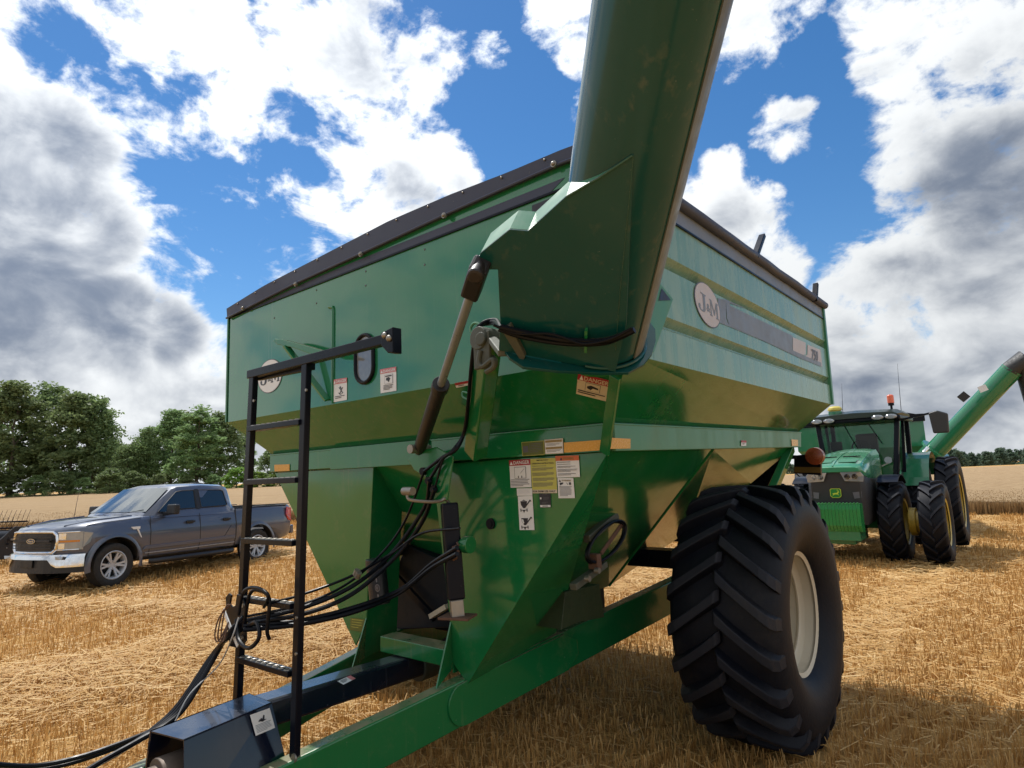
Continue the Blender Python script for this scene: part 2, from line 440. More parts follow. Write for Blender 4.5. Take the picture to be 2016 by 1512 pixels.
sh = math_(nt, 'ADD', sh, math_(nt, 'MULTIPLY', ramp(nt, den, .5, 1.6, -.02, .22), 1.))
shade = ramp(nt, sh, -.05, 1.05)
ccol = mixc(nt, shade, (.83, .855, .87), (.18, .22, .295))
# brighter in the part of the sky near the sun
sdot = node(nt, 'ShaderNodeVectorMath', operation='DOT_PRODUCT'); nt.links.new(dirv, sdot.inputs[0]); sdot.inputs[1].default_value = tuple(sun_dir)
glow = ramp(nt, sdot.outputs['Value'], .40, 1.0, .86, 1.35)
ccol = mixc(nt, 1., ccol, glow, 'MULTIPLY')
hz = node(nt, 'ShaderNodeHueSaturation'); hz.inputs['Saturation'].default_value = 1.27; hz.inputs['Value'].default_value = 1.12
nt.links.new(sky.outputs[0], hz.inputs['Color'])
bg1 = node(nt, 'ShaderNodeBackground'); nt.links.new(hz.outputs[0], bg1.inputs[0]); bg1.inputs[1].default_value = .088
bg2 = node(nt, 'ShaderNodeBackground'); nt.links.new(ccol, bg2.inputs[0]); bg2.inputs[1].default_value = 1.
mx = node(nt, 'ShaderNodeMixShader'); nt.links.new(mask, mx.inputs[0])
nt.links.new(bg1.outputs[0], mx.inputs[1]); nt.links.new(bg2.outputs[0], mx.inputs[2])
nt.links.new(mx.outputs[0], wout.inputs[0])
w.cycles.sampling_method = 'MANUAL'; w.cycles.sample_map_resolution = 512
scene.view_settings.view_transform = 'Standard'; scene.view_settings.look = 'None'
scene.view_settings.exposure = .28; scene.view_settings.gamma = 1
scene.cycles.max_bounces = 7; scene.cycles.diffuse_bounces = 3; scene.cycles.glossy_bounces = 4
scene.cycles.transmission_bounces = 5; scene.cycles.transparent_max_bounces = 12
scene.cycles.caustics_reflective = False; scene.cycles.caustics_refractive = False
scene.cycles.sample_clamp_indirect = 4.0
# ------------------------------------------------------------------ field
RH = V((math.cos(YAW), math.sin(YAW), 0)); FH = V((-math.sin(YAW), math.cos(YAW), 0))
def terr(x, y):
    """height of the field (works on floats and arrays)"""
    lat = (x-CAM.x)*RH.x + (y-CAM.y)*RH.y
    dep = (x-CAM.x)*FH.x + (y-CAM.y)*FH.y
    t = np.maximum(lat-3.0, 0); t = t*t/(t+2.0)
    z = -.040*t; z = np.where(z < -1.0, -1.0-.0*t, z)
    left = np.clip((dep-30)/70., 0, 1); left = left*left*(3-2*left)
    side = 1/(1+np.exp(np.clip((lat+2)/6., -40, 40)))
    z = z + .95*left*side
    z = z + .085*np.exp(-(((x+13.3)/4.)**2+((y-2.5)/4.)**2))
    far = np.clip((dep-60)/120., 0, 1); far = far*far*(3-2*far)
    z = z - .35*far*(1-side)
    dip = np.clip((dep-140)/160., 0, 1); z = z - 11.0*dip*dip*(3-2*dip)*(1-side)
    return z
def tz(x, y): return float(terr(np.float64(x), np.float64(y)))

def grid_object(name, mat, xs, ys, zfun):
    X, Y = np.meshgrid(xs, ys); Z = zfun(X, Y)
    nx, ny = len(xs), len(ys)
    co = np.stack([X, Y, Z], -1).reshape(-1, 3)
    idx = np.arange(nx*ny).reshape(ny, nx)
    fs = np.stack([idx[:-1, :-1], idx[:-1, 1:], idx[1:, 1:], idx[1:, :-1]], -1).reshape(-1, 4)
    return np_mesh(name, co, fs, mat)
def np_mesh(name, co, fs, mat, smooth=False):
    me = bpy.data.meshes.new(name)
    k = fs.shape[1]
    me.vertices.add(len(co)); me.vertices.foreach_set('co', co.astype(np.float32).ravel())
    me.loops.add(fs.size); me.loops.foreach_set('vertex_index', fs.astype(np.int32).ravel())
    me.polygons.add(len(fs)); me.polygons.foreach_set('loop_start', np.arange(0, fs.size, k, dtype=np.int32))
    if smooth: me.polygons.foreach_set('use_smooth', np.ones(len(fs), dtype=bool))
    me.update(calc_edges=True); me.validate()
    me.materials.append(mat)
    o = bpy.data.objects.new(name, me); COL.objects.link(o); return o

def along_rows(nt, p, k):
    m1 = node(nt, 'ShaderNodeMapping'); m1.inputs['Rotation'].default_value = (0, 0, -ROWA); nt.links.new(p, m1.inputs[0])
    m2 = node(nt, 'ShaderNodeMapping'); m2.inputs['Scale'].default_value = (1, k, 1); nt.links.new(m1.outputs[0], m2.inputs[0]); return m2
def field_mat():
    m, nt, b = newmat('stubble_soil'); g = node(nt, 'ShaderNodeNewGeometry'); p = g.outputs['Position']
    mp = along_rows(nt, p, .12)
    big = noise(nt, .22, 5, .6, p); rows = noise(nt, 7, 4, .6, mp.outputs[0]); fine = noise(nt, 45, 5, .7, p)
    wide = noise(nt, .9, 4, .6, mp.outputs[0])
    c = mixc(nt, ramp(nt, rows, .3, .7), (.36, .19, .055), (.52, .295, .095))
    c = mixc(nt, ramp(nt, fine, .35, .7), c, (.58, .37, .15))
    c = mixc(nt, math_(nt, 'MULTIPLY', ramp(nt, wide, .5, .75), .55), c, (.64, .48, .26))
    c = mixc(nt, math_(nt, 'MULTIPLY', ramp(nt, big, .45, .7), .3), c, (.42, .26, .11))
    nt.links.new(c, b.inputs['Base Color']); b.inputs['Roughness'].default_value = .9
    b.inputs['Specular IOR Level'].default_value = .15
    bump(nt, b, fine, .7, .05)
    return m
ROWA = R(-12.7)
FIELD = field_mat()
def spaced(lo, hi, c, fine, n):
    t = np.linspace(-1, 1, n); k = 3.2
    s = np.sinh(k*t)/np.sinh(k)
    return np.where(s < 0, c+(c-lo)*s, c+(hi-c)*s)
ground = grid_object('field_ground', FIELD, spaced(-900, 900, -2, 1, 220), spaced(-300, 1100, 2, 1, 220), terr)
tag(ground, kind='structure')

def straw_mat(name, ca, cb, cc):
    m, nt, b = newmat(name); g = node(nt, 'ShaderNodeNewGeometry')
    r = node(nt, 'ShaderNodeValToRGB'); e = r.color_ramp.elements
    e[0].position = 0; e[0].color = (*ca, 1); e[1].position = 1; e[1].color = (*cc, 1)
    k = r.color_ramp.elements.new(.55); k.color = (*cb, 1)
    nt.links.new(g.outputs['Random Per Island'], r.inputs[0])
    nt.links.new(r.outputs[0], b.inputs['Base Color']); b.inputs['Roughness'].default_value = .55
    b.inputs['Specular IOR Level'].default_value = .3
    # straw lets some light through
    tr = node(nt, 'ShaderNodeBsdfTranslucent'); nt.links.new(r.outputs[0], tr.inputs[0])
    mx = node(nt, 'ShaderNodeMixShader'); mx.inputs[0].default_value = .3
    nt.links.new(b.outputs[0], mx.inputs[1]); nt.links.new(tr.outputs[0], mx.inputs[2])
    out = [n for n in nt.nodes if n.type == 'OUTPUT_MATERIAL'][0]
    nt.links.new(mx.outputs[0], out.inputs[0])
    return m
STUB = straw_mat('stubble_straw', (.41, .215, .065), (.61, .355, .115), (.74, .49, .21))
LOOSE = straw_mat('loose_straw', (.50, .29, .095), (.65, .41, .155), (.78, .57, .28))
WHEAT = straw_mat('ripe_wheat', (.30, .185, .085), (.38, .245, .115), (.46, .315, .155))

def scatter(n, rmin, rmax, p, a0=-62, a1=62):
    """random points round the viewpoint, density falling with distance"""
    q = rng.random(n)
    e = 2-p
    rr = (rmin**e + q*(rmax**e-rmin**e))**(1/e)
    a = R(a0)+rng.random(n)*R(a1-a0)
    x = CAM.x + rr*(FH.x*np.cos(a)+RH.x*np.sin(a)); y = CAM.y + rr*(FH.y*np.cos(a)+RH.y*np.sin(a))
    return x, y, rr
def vnoise(x, y, s, seed=0):
    """cheap smooth value noise on arrays"""
    r2 = np.random.default_rng(seed); T = r2.random((64, 64))
    u, v = x*s, y*s; i, j = np.floor(u).astype(int), np.floor(v).astype(int); fu, fv = u-i, v-j
    fu = fu*fu*(3-2*fu); fv = fv*fv*(3-2*fv)
    g = lambda a, b: T[a % 64, b % 64]
    return (g(i, j)*(1-fu)+g(i+1, j)*fu)*(1-fv)+(g(i, j+1)*(1-fu)+g(i+1, j+1)*fu)*fv
def straw_amount(x, y):
    """0..1: how thickly chopped straw lies (windrows behind the combine)"""
    cr, sr = math.cos(ROWA), math.sin(ROWA)
    s = x*cr + y*sr            # across the rows
    l = -x*sr + y*cr
    sw = s+.9*(vnoise(s*0, l, .35, 5)-.5)
    wv = np.zeros_like(x)
    for c in (-23.5, -14.6, -5.75, 8., 17.): wv = np.maximum(wv, np.exp(-((sw-c)/1.15)**4))
    d2 = (x+10.1)*-.389+(y-1.15)*.921          # track where the combine turned
    wv = np.maximum(wv, .75*np.exp(-(d2/.32)**2)*(x < -6.5)*(x > -17))
    return np.clip(.10+.95*wv+.8*(vnoise(x, y, .55, 9)-.5), 0, 1)

def stalks(name, mat, x, y, h, wd, lean, seed, z0=None):
    n = len(x); r2 = np.random.default_rng(seed)
    z = terr(x, y) if z0 is None else z0
    th = r2.random(n)*math.pi; la = r2.random(n)*2*math.pi; lm = lean*r2.random(n)*h
    dx, dy = np.cos(th)*wd/2, np.sin(th)*wd/2
    tx, ty = x+np.cos(la)*lm, y+np.sin(la)*lm
    nx, ny = -dy*.9, dx*.9
    co = np.zeros((n, 6, 3))
    # a folded blade: three edges, two faces, so it is never seen edge-on
    for k, (ox, oy) in enumerate(((dx, dy), (nx, ny), (-dx, -dy))):
        co[:, k] = np.stack([x+ox, y+oy, z-.01], -1)
        co[:, 3+k] = np.stack([tx+ox*.8, ty+oy*.8, z+h], -1)
    base = (np.arange(n)*6)[:, None]
    fs = np.concatenate([base+np.array([[0, 1, 4, 3]]), base+np.array([[1, 2, 5, 4]])], 1).reshape(-1, 4)
    return np_mesh(name, co.reshape(-1, 3), fs, mat)
def rows(x, y, pitch=.19, j=.03):
    cr, sr = math.cos(ROWA), math.sin(ROWA)
    s = x*cr+y*sr; l = -x*sr+y*cr
    s = np.round(s/pitch)*pitch + rng.normal(0, j, len(x))
    return s*cr-l*sr, s*sr+l*cr
def wheat_edge(x, y):
    """signed distance (m) behind the edge of the uncut wheat"""
    lat = (x-CAM.x)*RH.x+(y-CAM.y)*RH.y; dep = (x-CAM.x)*FH.x+(y-CAM.y)*FH.y
    e = 26.0 + 4.5/(1+np.exp(np.clip((lat-2)/5., -40, 40)))
    return dep-e+.35*np.sin(lat*.7)+.2*np.sin(lat*1.9)
NSTUB = 230000
x, y, rr = scatter(NSTUB, 1.6, 34, 1.15)
x, y = rows(x, y)
k = (wheat_edge(x, y) < 0) & (rng.random(len(x)) > .35*straw_amount(x, y))
x, y, rr = x[k], y[k], rr[k]
h = (.055+.085*rng.random(len(x)))*(1+.25*(vnoise(x, y, .8, 3)-.5))
tk = np.zeros(len(x))         # stubble rolled flat by the wheels
for xc in (-.20, -3.92): tk = np.maximum(tk, (np.abs(x-xc) < .36)*(y > 1.7))
for yc in (.9, -.9):
    a_, b_ = V((-13.26, 1.53, 0)), V((-.37, .93, 0)).normalized()
    lat_ = (x-a_.x)*-b_.y+(y-a_.y)*b_.x; lon_ = (x-a_.x)*b_.x+(y-a_.y)*b_.y
    tk = np.maximum(tk, (np.abs(lat_-yc) < .15)*(lon_ < .4))
h = h*(1-.62*tk)
stub = stalks('stubble', STUB, x, y, h, np.clip(.0042*(1+rr/7.), .005, .03), .45, 1)
tag(stub, kind='stuff')

def straws(name, mat, x, y, rr, seed):
    n = len(x); r2 = np.random.default_rng(seed)
    z = terr(x, y) + .015 + r2.random(n)**1.6*(.045+.11*straw_amount(x, y))
    L = .08+.34*r2.random(n)**1.5; a = r2.random(n)*2*math.pi; til = r2.normal(0, .16, n)
    wd = np.clip(.0046*(1+rr/7.), .005, .03)*(.7+.6*r2.random(n))
    bend = r2.normal(0, .05, n)*L*2
    dx, dy, dz = np.cos(a)*np.cos(til), np.sin(a)*np.cos(til), np.sin(til)
    px, py = -np.sin(a), np.cos(a)
    co = np.zeros((n, 9, 3))
    for i, t in enumerate((-.5, 0., .5)):
        bx = x+dx*L*t+px*bend*(1-4*t*t); by = y+dy*L*t+py*bend*(1-4*t*t); bz = np.maximum(z+dz*L*t, terr(x, y)+.008)
        co[:, i*3+0] = np.stack([bx+px*wd/2, by+py*wd/2, bz], -1)
        co[:, i*3+1] = np.stack([bx, by, bz+wd*.5], -1)
        co[:, i*3+2] = np.stack([bx-px*wd/2, by-py*wd/2, bz], -1)
    base = (np.arange(n)*9)[:, None]
    q = [[0, 1, 4, 3], [1, 2, 5, 4], [3, 4, 7, 6], [4, 5, 8, 7]]
    fs = np.concatenate([base+np.array([f]) for f in q], 1).reshape(-1, 4)
    return np_mesh(name, co.reshape(-1, 3), fs, mat)
x, y, rr = scatter(300000, 1.6, 26, 1.25)
k = (wheat_edge(x, y) < -.3) & (rng.random(len(x)) < .10+1.0*straw_amount(x, y)**1.2)
ls = straws('loose_straw', LOOSE, x[k], y[k], rr[k], 4)
tag(ls, kind='stuff')

# uncut wheat: a stand with real depth; its top and its cut edge are stalks
def wheat_top_mat():
    m, nt, b = newmat('wheat_canopy'); p = node(nt, 'ShaderNodeNewGeometry').outputs['Position']
    mp = along_rows(nt, p, .15)
    a = noise(nt, 3.5, 6, .7, mp.outputs[0]); c2 = noise(nt, .05, 4, .6, p)
    c = mixc(nt, ramp(nt, a, .3, .7), (.32, .21, .11), (.46, .325, .185))
    c = mixc(nt, ramp(nt, c2, .4, .65, 0, .5), c, (.40, .28, .16))
    nt.links.new(c, b.inputs['Base Color']); b.inputs['Roughness'].default_value = .9; b.inputs['Specular IOR Level'].default_value = .1
    bump(nt, b, noise(nt, 30, 4, .7, p), .8, .1)
    return m
lats = np.linspace(-120, 170, 160); deps = 24.0+np.concatenate([[0], np.cumsum(np.linspace(.6, 3.2, 44))])
LA, DE = np.meshgrid(lats, deps)
WX = CAM.x+LA*RH.x+DE*FH.x; WY = CAM.y+LA*RH.y+DE*FH.y
sdist = wheat_edge(WX, WY)
push = np.maximum(-sdist, 0)+.15
WX = WX+FH.x*np.where(sdist < .15, push, 0); WY = WY+FH.y*np.where(sdist < .15, push, 0)
WZ = terr(WX, WY)+.52
WZ[0] = terr(WX[0], WY[0])-.05
co = np.stack([WX, WY, WZ], -1).reshape(-1, 3); ny, nx = LA.shape
idx = np.arange(nx*ny).reshape(ny, nx)
fs = np.stack([idx[:-1, :-1], idx[:-1, 1:], idx[1:, 1:], idx[1:, :-1]], -1).reshape(-1, 4)
wt = np_mesh('standing_wheat', co, fs, wheat_top_mat()); tag(wt, kind='stuff')
n = 90000
lat = rng.uniform(-45, 45, n); dep = 25+rng.random(n)**3*16
x = CAM.x+lat*RH.x+dep*FH.x; y = CAM.y+lat*RH.y+dep*FH.y
k = wheat_edge(x, y) > 0
x, y = x[k], y[k]
we = stalks('wheat_stalks', WHEAT, x, y, (.50+.07*rng.random(len(x))), .02+.012*rng.random(len(x)), .25, 8)
tag(we, kind='stuff')

lat = rng.uniform(-60, 60, 30000); x = CAM.x+lat*RH.x; y = CAM.y+lat*RH.y
e0 = -wheat_edge(x, y)            # distance to the cut edge along the depth direction
dd = e0-.25+.5*rng.random(len(x)); x = x+FH.x*dd; y = y+FH.y*dd
we2 = stalks('wheat_stalks', WHEAT, x, y, .40+.17*rng.random(len(x)), .014+.012*rng.random(len(x)), .2, 12)
tag(we2, kind='stuff')
# ------------------------------------------------------------------ main grain cart
cart = empty('grain_cart', (0, 0, 0))
tag(cart, 'big green grain cart with black ladder, raised auger and huge black tyre, nearest the camera', 'grain cart')
WL, ZT, ZB = -4.12, 3.497, 2.522
rear_t = onX(1618, 607, 0); rear_b = onX(1637, 796, 0); fr_b = V((0, 0, ZB)); fr_t = V((0, 0, ZT))
LY = (rear_t.y+rear_b.y)/2
# --- front wall with arched top panel
rim_px = [(453, 627), (584, 561), (712, 503), (876, 428), (1000, 373), (1119, 321)]
cap_px = [(449, 607), (520, 562), (617, 512), (766, 434.5), (888, 382), (1000, 339), (1123, 287)]
rim = [onY(u, v, 0) for u, v in rim_px]; cap = [onY(u, v, -.03) for u, v in cap_px]
rim[0].x = WL; cap[0].x = WL-.03
xr = rim[-1].x
for t in (.35, .7, 1.): 
    rim.append(V((xr*(1-t), 0, rim[-1].z*(1-t*t*.5)+(ZT+.02)*t*t*.5 if t < 1 else ZT+.02)))
xc = cap[-1].x; zc0 = cap[-1].z
for t in (.35, .7, 1.): cap.append(V((xc*(1-t)+.02*t, -.03, zc0*(1-t*t)+(ZT+.10)*t*t)))
mb = MB()
wall = [V((WL, 0, ZB)), fr_b, V((0, 0, ZT))] + rim[::-1]
mb.prism(wall, (0, .012, 0))
fw = mb.build('front_wall', GREEN_FRONT, cart)
for u, v in ((623, 571), (623, 597), (720, 534), (720, 562), (836, 491), (836, 521), (540, 626), (908, 640)):
    p = onY(u, v, -.001); MB().ball(p, .008, 8, 5, sc=(1, .5, 1)).build('wall_bolt', GREYDK, cart)
# corner fold on the far edge
MB().box((WL-.012, .05, (ZT+ZB)/2), (.02, .12, ZT-ZB)).build('corner_post', GREEN_PALE, cart)
# dark stripe decal along the top of the front wall
mb = MB()
L0 = [V((WL+.004, -.003, ZT)), V((-.3, -.003, ZT))]
s_top = [onY(u, v, -.003) for u, v in ((470, 618), (616, 549.5), (712, 509), (876, 444), (1000, 394), (1112, 349))]
mb.poly([V((WL+.004, -.003, ZT))] + [V((-.42, -.003, ZT))] + s_top[::-1])
mb.build('stripe_decal', SLATE, cart, fix=False)
mb = MB(); mb.bar((WL+.003, -.006, ZT-.006), (-.02, -.006, ZT-.006), .012, .012)
mb.build('stripe_edge', BLACK, cart)
# end cap of the tarp: a curved strip of slate vinyl-covered steel
mb = MB(); n = len(rim)
def lerp_at(pts, x):
    for a, b in zip(pts, pts[1:]):
        if a.x <= x <= b.x: return a.z+(b.z-a.z)*(x-a.x)/max(1e-6, b.x-a.x)
    return pts[-1].z if x > pts[-1].x else pts[0].z
xs_ = np.linspace(WL, 0, 40)
lo = [V((x_, -.022, lerp_at(rim, x_)-.0)) for x_ in xs_]; hi = [V((x_, -.03, lerp_at(cap, x_))) for x_ in xs_]
for i in range(39):
    a, b, c, d = lo[i], lo[i+1], hi[i+1], hi[i]
    mb.prism([a, b, c, d], (0, .022, 0))
    # turned lip along the bottom edge and the top edge
lo2 = [p+V((0, -.008, .0)) for p in lo]
capo = mb.build('tarp_end_cap', SLATE, cart)
mb = MB(); mb.tube(lo2, .009, 6); mb.build('cap_lip', STEEL if False else SLATE, capo)
mb = MB()
for u, v in ((480, 607), (584, 560), (712, 501), (876, 425), (1092, 324)):
    p = onY(u, v, -.032); mb = MB(); mb.cyl(p, p+V((0, -.014, 0)), .019, 10); mb.ball(p+V((0, -.014, 0)), .013); mb.build('cap_bolt', STEEL, capo)
for i in range(2, 38, 3):
    p = hi[i]+V((0, -.004, -.02)); MB().ball(p, .007, 8, 5).build('cap_rivet', STEEL, capo)
# the tarp itself, from the end cap back to the rear bow
mb = MB(); ys_ = np.linspace(0.0, LY, 9); grid = []
for yy in ys_:
    sag = .05*abs(math.sin(yy*2.2))
    grid.append([V((x_, yy, ZT+max(0.0, (lerp_at(cap, x_)-ZT)*.9-sag)*min(1., max(0., (-x_)/1.4)))) for x_ in xs_])
for i in range(8):
    for j in range(39): mb.quad(grid[i][j], grid[i][j+1], grid[i+1][j+1], grid[i+1][j])
mb.build('tarp', SLATE, cart)
# --- side wall, ribbed
def side_pt(t, z):           # t 0 front .. 1 rear, z nominal height
    yf = 0.0; f = (z-ZB)/(ZT-ZB)
    yr = rear_b.y+(rear_t.y-rear_b.y)*f
    zr = rear_b.z+(rear_t.z-rear_b.z)*f
    return V((0, yf+(yr-yf)*t, z+(zr-z)*t))
def zat(u, v):               # nominal z of a surveyed point on the side wall
    p = onX(u, v, 0); t = p.y/LY
    lo_, hi_ = side_pt(t, ZB).z, side_pt(t, ZT).z
    return ZB+(p.z-lo_)/(hi_-lo_)*(ZT-ZB)
g1t = (zat(1320, 505)+zat(1622, 673))/2; g1b = (zat(1317, 519)+zat(1622, 682))/2
g2t = (zat(1327, 628)+zat(1631, 744))/2; g2b = (zat(1324, 641)+zat(1631, 752.5))/2
bandz = (zat(1336, 439)+zat(1617.6, 631))/2
prof = [(0, ZT), (0, bandz), (0, g1t), (-.05, g1b+.006), (-.05, g1b-.004), (-.0, g1b-.032), (0, g2t), (-.05, g2b+.006), (-.05, g2b-.004), (0, g2b-.034), (0, ZB)]
mb = MB(); NT = 14
rowsv = []
for (dx, z) in prof:
    rowsv.append([side_pt(i/NT, z)+V((dx, 0, 0)) for i in range(NT+1)])
for a, b in zip(rowsv, rowsv[1:]):
    for i in range(NT): mb.quad(a[i], a[i+1], b[i+1], b[i])
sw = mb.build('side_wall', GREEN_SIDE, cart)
# far side and rear wall
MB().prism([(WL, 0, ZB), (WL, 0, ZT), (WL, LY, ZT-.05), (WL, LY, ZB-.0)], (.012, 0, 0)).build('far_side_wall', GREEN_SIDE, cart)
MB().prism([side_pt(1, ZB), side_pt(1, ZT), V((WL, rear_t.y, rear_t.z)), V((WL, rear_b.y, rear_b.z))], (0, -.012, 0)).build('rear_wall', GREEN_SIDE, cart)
mb = MB(); mb.bar(side_pt(1, ZB)+V((.004, .01, 0)), side_pt(1, ZT)+V((.004, .01, 0)), .03, .05); mb.build('corner_post', GREEN_PALE, cart)
# rim band (grey stripe) and rolled tarp on the rim
mb = MB()
e = .003
mb.poly([side_pt(0, ZT)+V((e, 0, 0)), side_pt(1, ZT)+V((e, 0, 0)), side_pt(1, bandz)+V((e, 0, 0)), side_pt(0, bandz)+V((e, 0, 0))])
mb.build('stripe_decal', LILAC, cart, fix=False)
mb = MB(); mb.bar(side_pt(0, bandz)+V((.006, 0, 0)), side_pt(1, bandz)+V((.006, 0, 0)), .012, .011); mb.build('stripe_edge', BLACK, cart)
mb = MB(); a = side_pt(0, ZT)+V((.02, -.02, .03)); b = side_pt(1, ZT)+V((.02, .03, .03))
pth = [a.lerp(b, i/16)+V((.002*math.sin(i*1.7), 0, .0025*math.sin(i*2.3))) for i in range(17)]
mb.tube(pth, .036, 12); mb.build('rolled_tarp', SLATE, cart)
mb = MB()
for (u0, v0, u1, v1) in ((1486, 506, 1501, 464), (1604, 592, 1606, 559)):
    p = onX(u0, v0, .03); q = onX(u1, v1, .03); mb.bar(p, q, .035, .05, up=(1, 0, 0))
    mb.build('tarp_stop', BLACK, cart, bevel=.006); mb = MB()
# --- hopper
XI, YI = -.295, .27
zr1, zr0 = 2.212, 2.058
A1 = V((XI, YI, zr1)); A0 = V((XI, YI, zr0))
Bq = onX(1571, 851, XI); B1 = V((XI, Bq.y, Bq.z)); B0 = onX(1571, 880.5, XI)
XLi = -3.80
def mir(p): return V((2*-2.0475-p.x, p.y, p.z))
LA1, LA0 = V((XLi, YI, zr1)), V((XLi, YI, zr0)); LB1, LB0 = V((XLi, B1.y, B1.z)), V((XLi, B0.y, B0.z))
mb = MB()
mb.quad(V((0, 0, ZB)), side_pt(1, ZB), B1, A1)                       # side slope
hs = mb.build('hopper_side_slope', GREEN, cart)
mb = MB(); mb.quad(V((WL, 0, ZB)), V((0, 0, ZB)), A1, LA1); mb.build('hopper_front_slope', GREEN, cart)
mb = MB(); mb.quad(V((WL, 0, ZB)), V((WL, rear_b.y, rear_b.z)), LB1, LA1); mb.build('hopper_side_slope', GREEN, cart)
mb = MB(); mb.quad(side_pt(1, ZB), V((WL, rear_b.y, rear_b.z)), LB1, B1); mb.build('hopper_rear_slope', GREEN, cart)
# rails round the waist
mb = MB(); mb.prism([A1+V((.0, -.0, 0)), B1, B0, A0], (.03, 0, 0)); mb.prism([A1+V((-.06, 0, .012)), B1+V((-.06, 0, .012)), B1+V((.034, 0, .0)), A1+V((.034, 0, .0))], (0, 0, -.012))
mb.build('side_rail', GREEN_PALE, cart, bevel=.004)
mb = MB(); mb.prism([LA1, A1, A0, LA0], (0, -.03, 0)); mb.prism([LA1+V((0, .06, .012)), A1+V((0, .06, .012)), A1+V((0, -.034, 0)), LA1+V((0, -.034, 0))], (0, 0, -.012))
a = onY(652, 887.5, YI-.036); b = onY(805, 912, YI-.036)
mb.box(((a.x-1.70)/2, YI-.04, (zr1+zr0)/2-.005), (-1.70-a.x, .014, zr1-zr0+.012))
mb.build('front_rail', GREEN, cart, bevel=.003)
MB().prism([LA1, LB1, LB0, LA0], (-.03, 0, 0)).build('side_rail', GREEN, cart)
MB().prism([B1, LB1, LB0, B0], (0, .03, 0)).build('rear_rail', GREEN, cart)
# lower hopper: panels run down to the auger sump
K = onX(1413, 885, XI); K.z = zr0+(B0.z-zr0)*(K.y-YI)/(B0.y-YI)
Mp = onX(1199, 1154, -1.4); N = onX(1348, 1050, -1.4); N2 = onX(1478, 952, -.62)
SF = V((-1.5, 1.15, .95))
a0, k0, b0 = A0+V((-.035, .02, 0)), K+V((-.035, 0, 0)), B0+V((-.035, -.02, 0))
for polys in ([[a0, k0, Mp], [a0, Mp, SF]], [[k0, b0, N2], [k0, N2, N], [k0, N, Mp]]):
    for fm in (lambda p: p, mir):
        mb = MB()
        for pl_ in polys: mb.poly([fm(p) for p in pl_])
        mb.build('hopper_side_panel', GREEN, cart)
mb = MB(); mb.quad(mir(b0), b0, N2, mir(N2)); mb.quad(mir(N2), N2, N, mir(N)); mb.quad(mir(N), N, Mp, mir(Mp)); mb.build('hopper_rear_panel', GREEN, cart)
mb = MB(); mb.quad(mir(a0), a0, SF, mir(SF)); mb.quad(mir(SF), SF, Mp, mir(Mp)); mb.build('hopper_front_panel', GREEN, cart)
# crease strip down the panel joint
mb = MB(); mb.bar(k0+V((.004, 0, 0)), Mp+V((.004, 0, 0)), .006, .014, up=(1, 0, 0)); mb.build('panel_seam', GREEN, cart)
# sump with gearbox
mb = MB(); mb.box((-2.05, 1.55, .82), (1.15, .9, .30)); mb.build('auger_sump', DARKGREY, cart, bevel=.01)
mb = MB()
g = [onY(u, v, .75) for u, v in ((752, 1185), (800, 1072), (872, 1105), (905, 1150), (905, 1235), (760, 1240))]
mb.prism(g, (0, .25, 0)); 
gb = mb.build('auger_gearbox', DARKGREY, cart, bevel=.008)
mb = MB()
for (u, v, r) in ((768, 1108, .04), (790, 1082, .05)):
    p = onY(u, v, .76); mb.cyl(p, p+V((.02, -.14, .03)), r, 14)
mb.build('gearbox_boss', DARKGREY, gb, bevel=.004)
mb = MB(); p, q = onY(762, 1115, .70), onY(856, 1218, .70); mb.bar(p, q, .03, .05); mb.build('brace_strut', BLACK, cart)
mb = MB(); p, q = onY(850, 1213, .66), onY(882, 1193, .66); mb.bar(p, q, .06, .035); mb.build('sump_lip', CREAMDEC, cart)
# --- front legs
YP = YI-.0
lp = [onY(u, v, YP) for u, v in ((541, 931), (574, 1000), (700, 1271), (722, 1222), (735, 920))]
mb = MB(); mb.prism(lp, (0, .012, 0))
lin = [V((lp[4].x, YP, lp[4].z)), V((lp[4].x, YP+.30, lp[4].z)), V((lp[3].x-.03, YP+.30, .70)), V((lp[3].x-.03, YP, .66))]
mb.prism(lin, (-.012, 0, 0))
fbL = onY(700, 1271, YP)
gus = [lp[3]+V((0, 0, .02)), V((lp[3].x-.03, YP, .66)), onY(693, 1319, YP-.18), ]
mb.prism(gus, (-.012, 0, 0))
ll = mb.build('front_leg', GREEN, cart, bevel=.003)
rp = [onY(u, v, YP) for u, v in ((850, 915), (1197, 890), (920, 1346), (888, 1300), (886, 1225), (868, 1060))]
f_top, f_bot = rp[1], rp[2]
back = onY(1095, 1245, 1.05)
mb = MB(); mb.prism(rp, (0, .012, 0)); mb.prism([f_top, f_bot, back], (-.012, .0, 0))
mb.prism([rp[4], rp[3]+V((0, 0, -.05)), onY(857, 1356, YP-.2)], (.012, 0, 0))
mb.prism([V((rp[4].x, YP+.01, 2.05)), V((rp[4].x, YP+.3, 2.05)), V((rp[4].x, YP+.3, .7)), V((rp[4].x, YP+.01, .7))], (.012, 0, 0))
rl = mb.build('front_leg', GREEN, cart, bevel=.003)
# angle iron standing on the hip in front of the right rail
mb = MB(); p = onY(1211, 742, -.02); q = onY(1190, 892, YI-.05)
mb.bar(p, q, .06, .02, up=(0, 1, 0)); mb.build('hip_angle', GREEN, cart, bevel=.003)
# cross member between the legs
a, b = onY(748, 1252, YP-.02), onY(880, 1277, YP-.02); a2, b2 = onY(748, 1283, YP-.02), onY(876, 1312, YP-.02)
b.z = a.z; b2.z = a2.z
mb = MB(); mb.prism([a, b, b2, a2], (0, .15, 0)); mb.build('cross_member', GREEN, cart, bevel=.006)
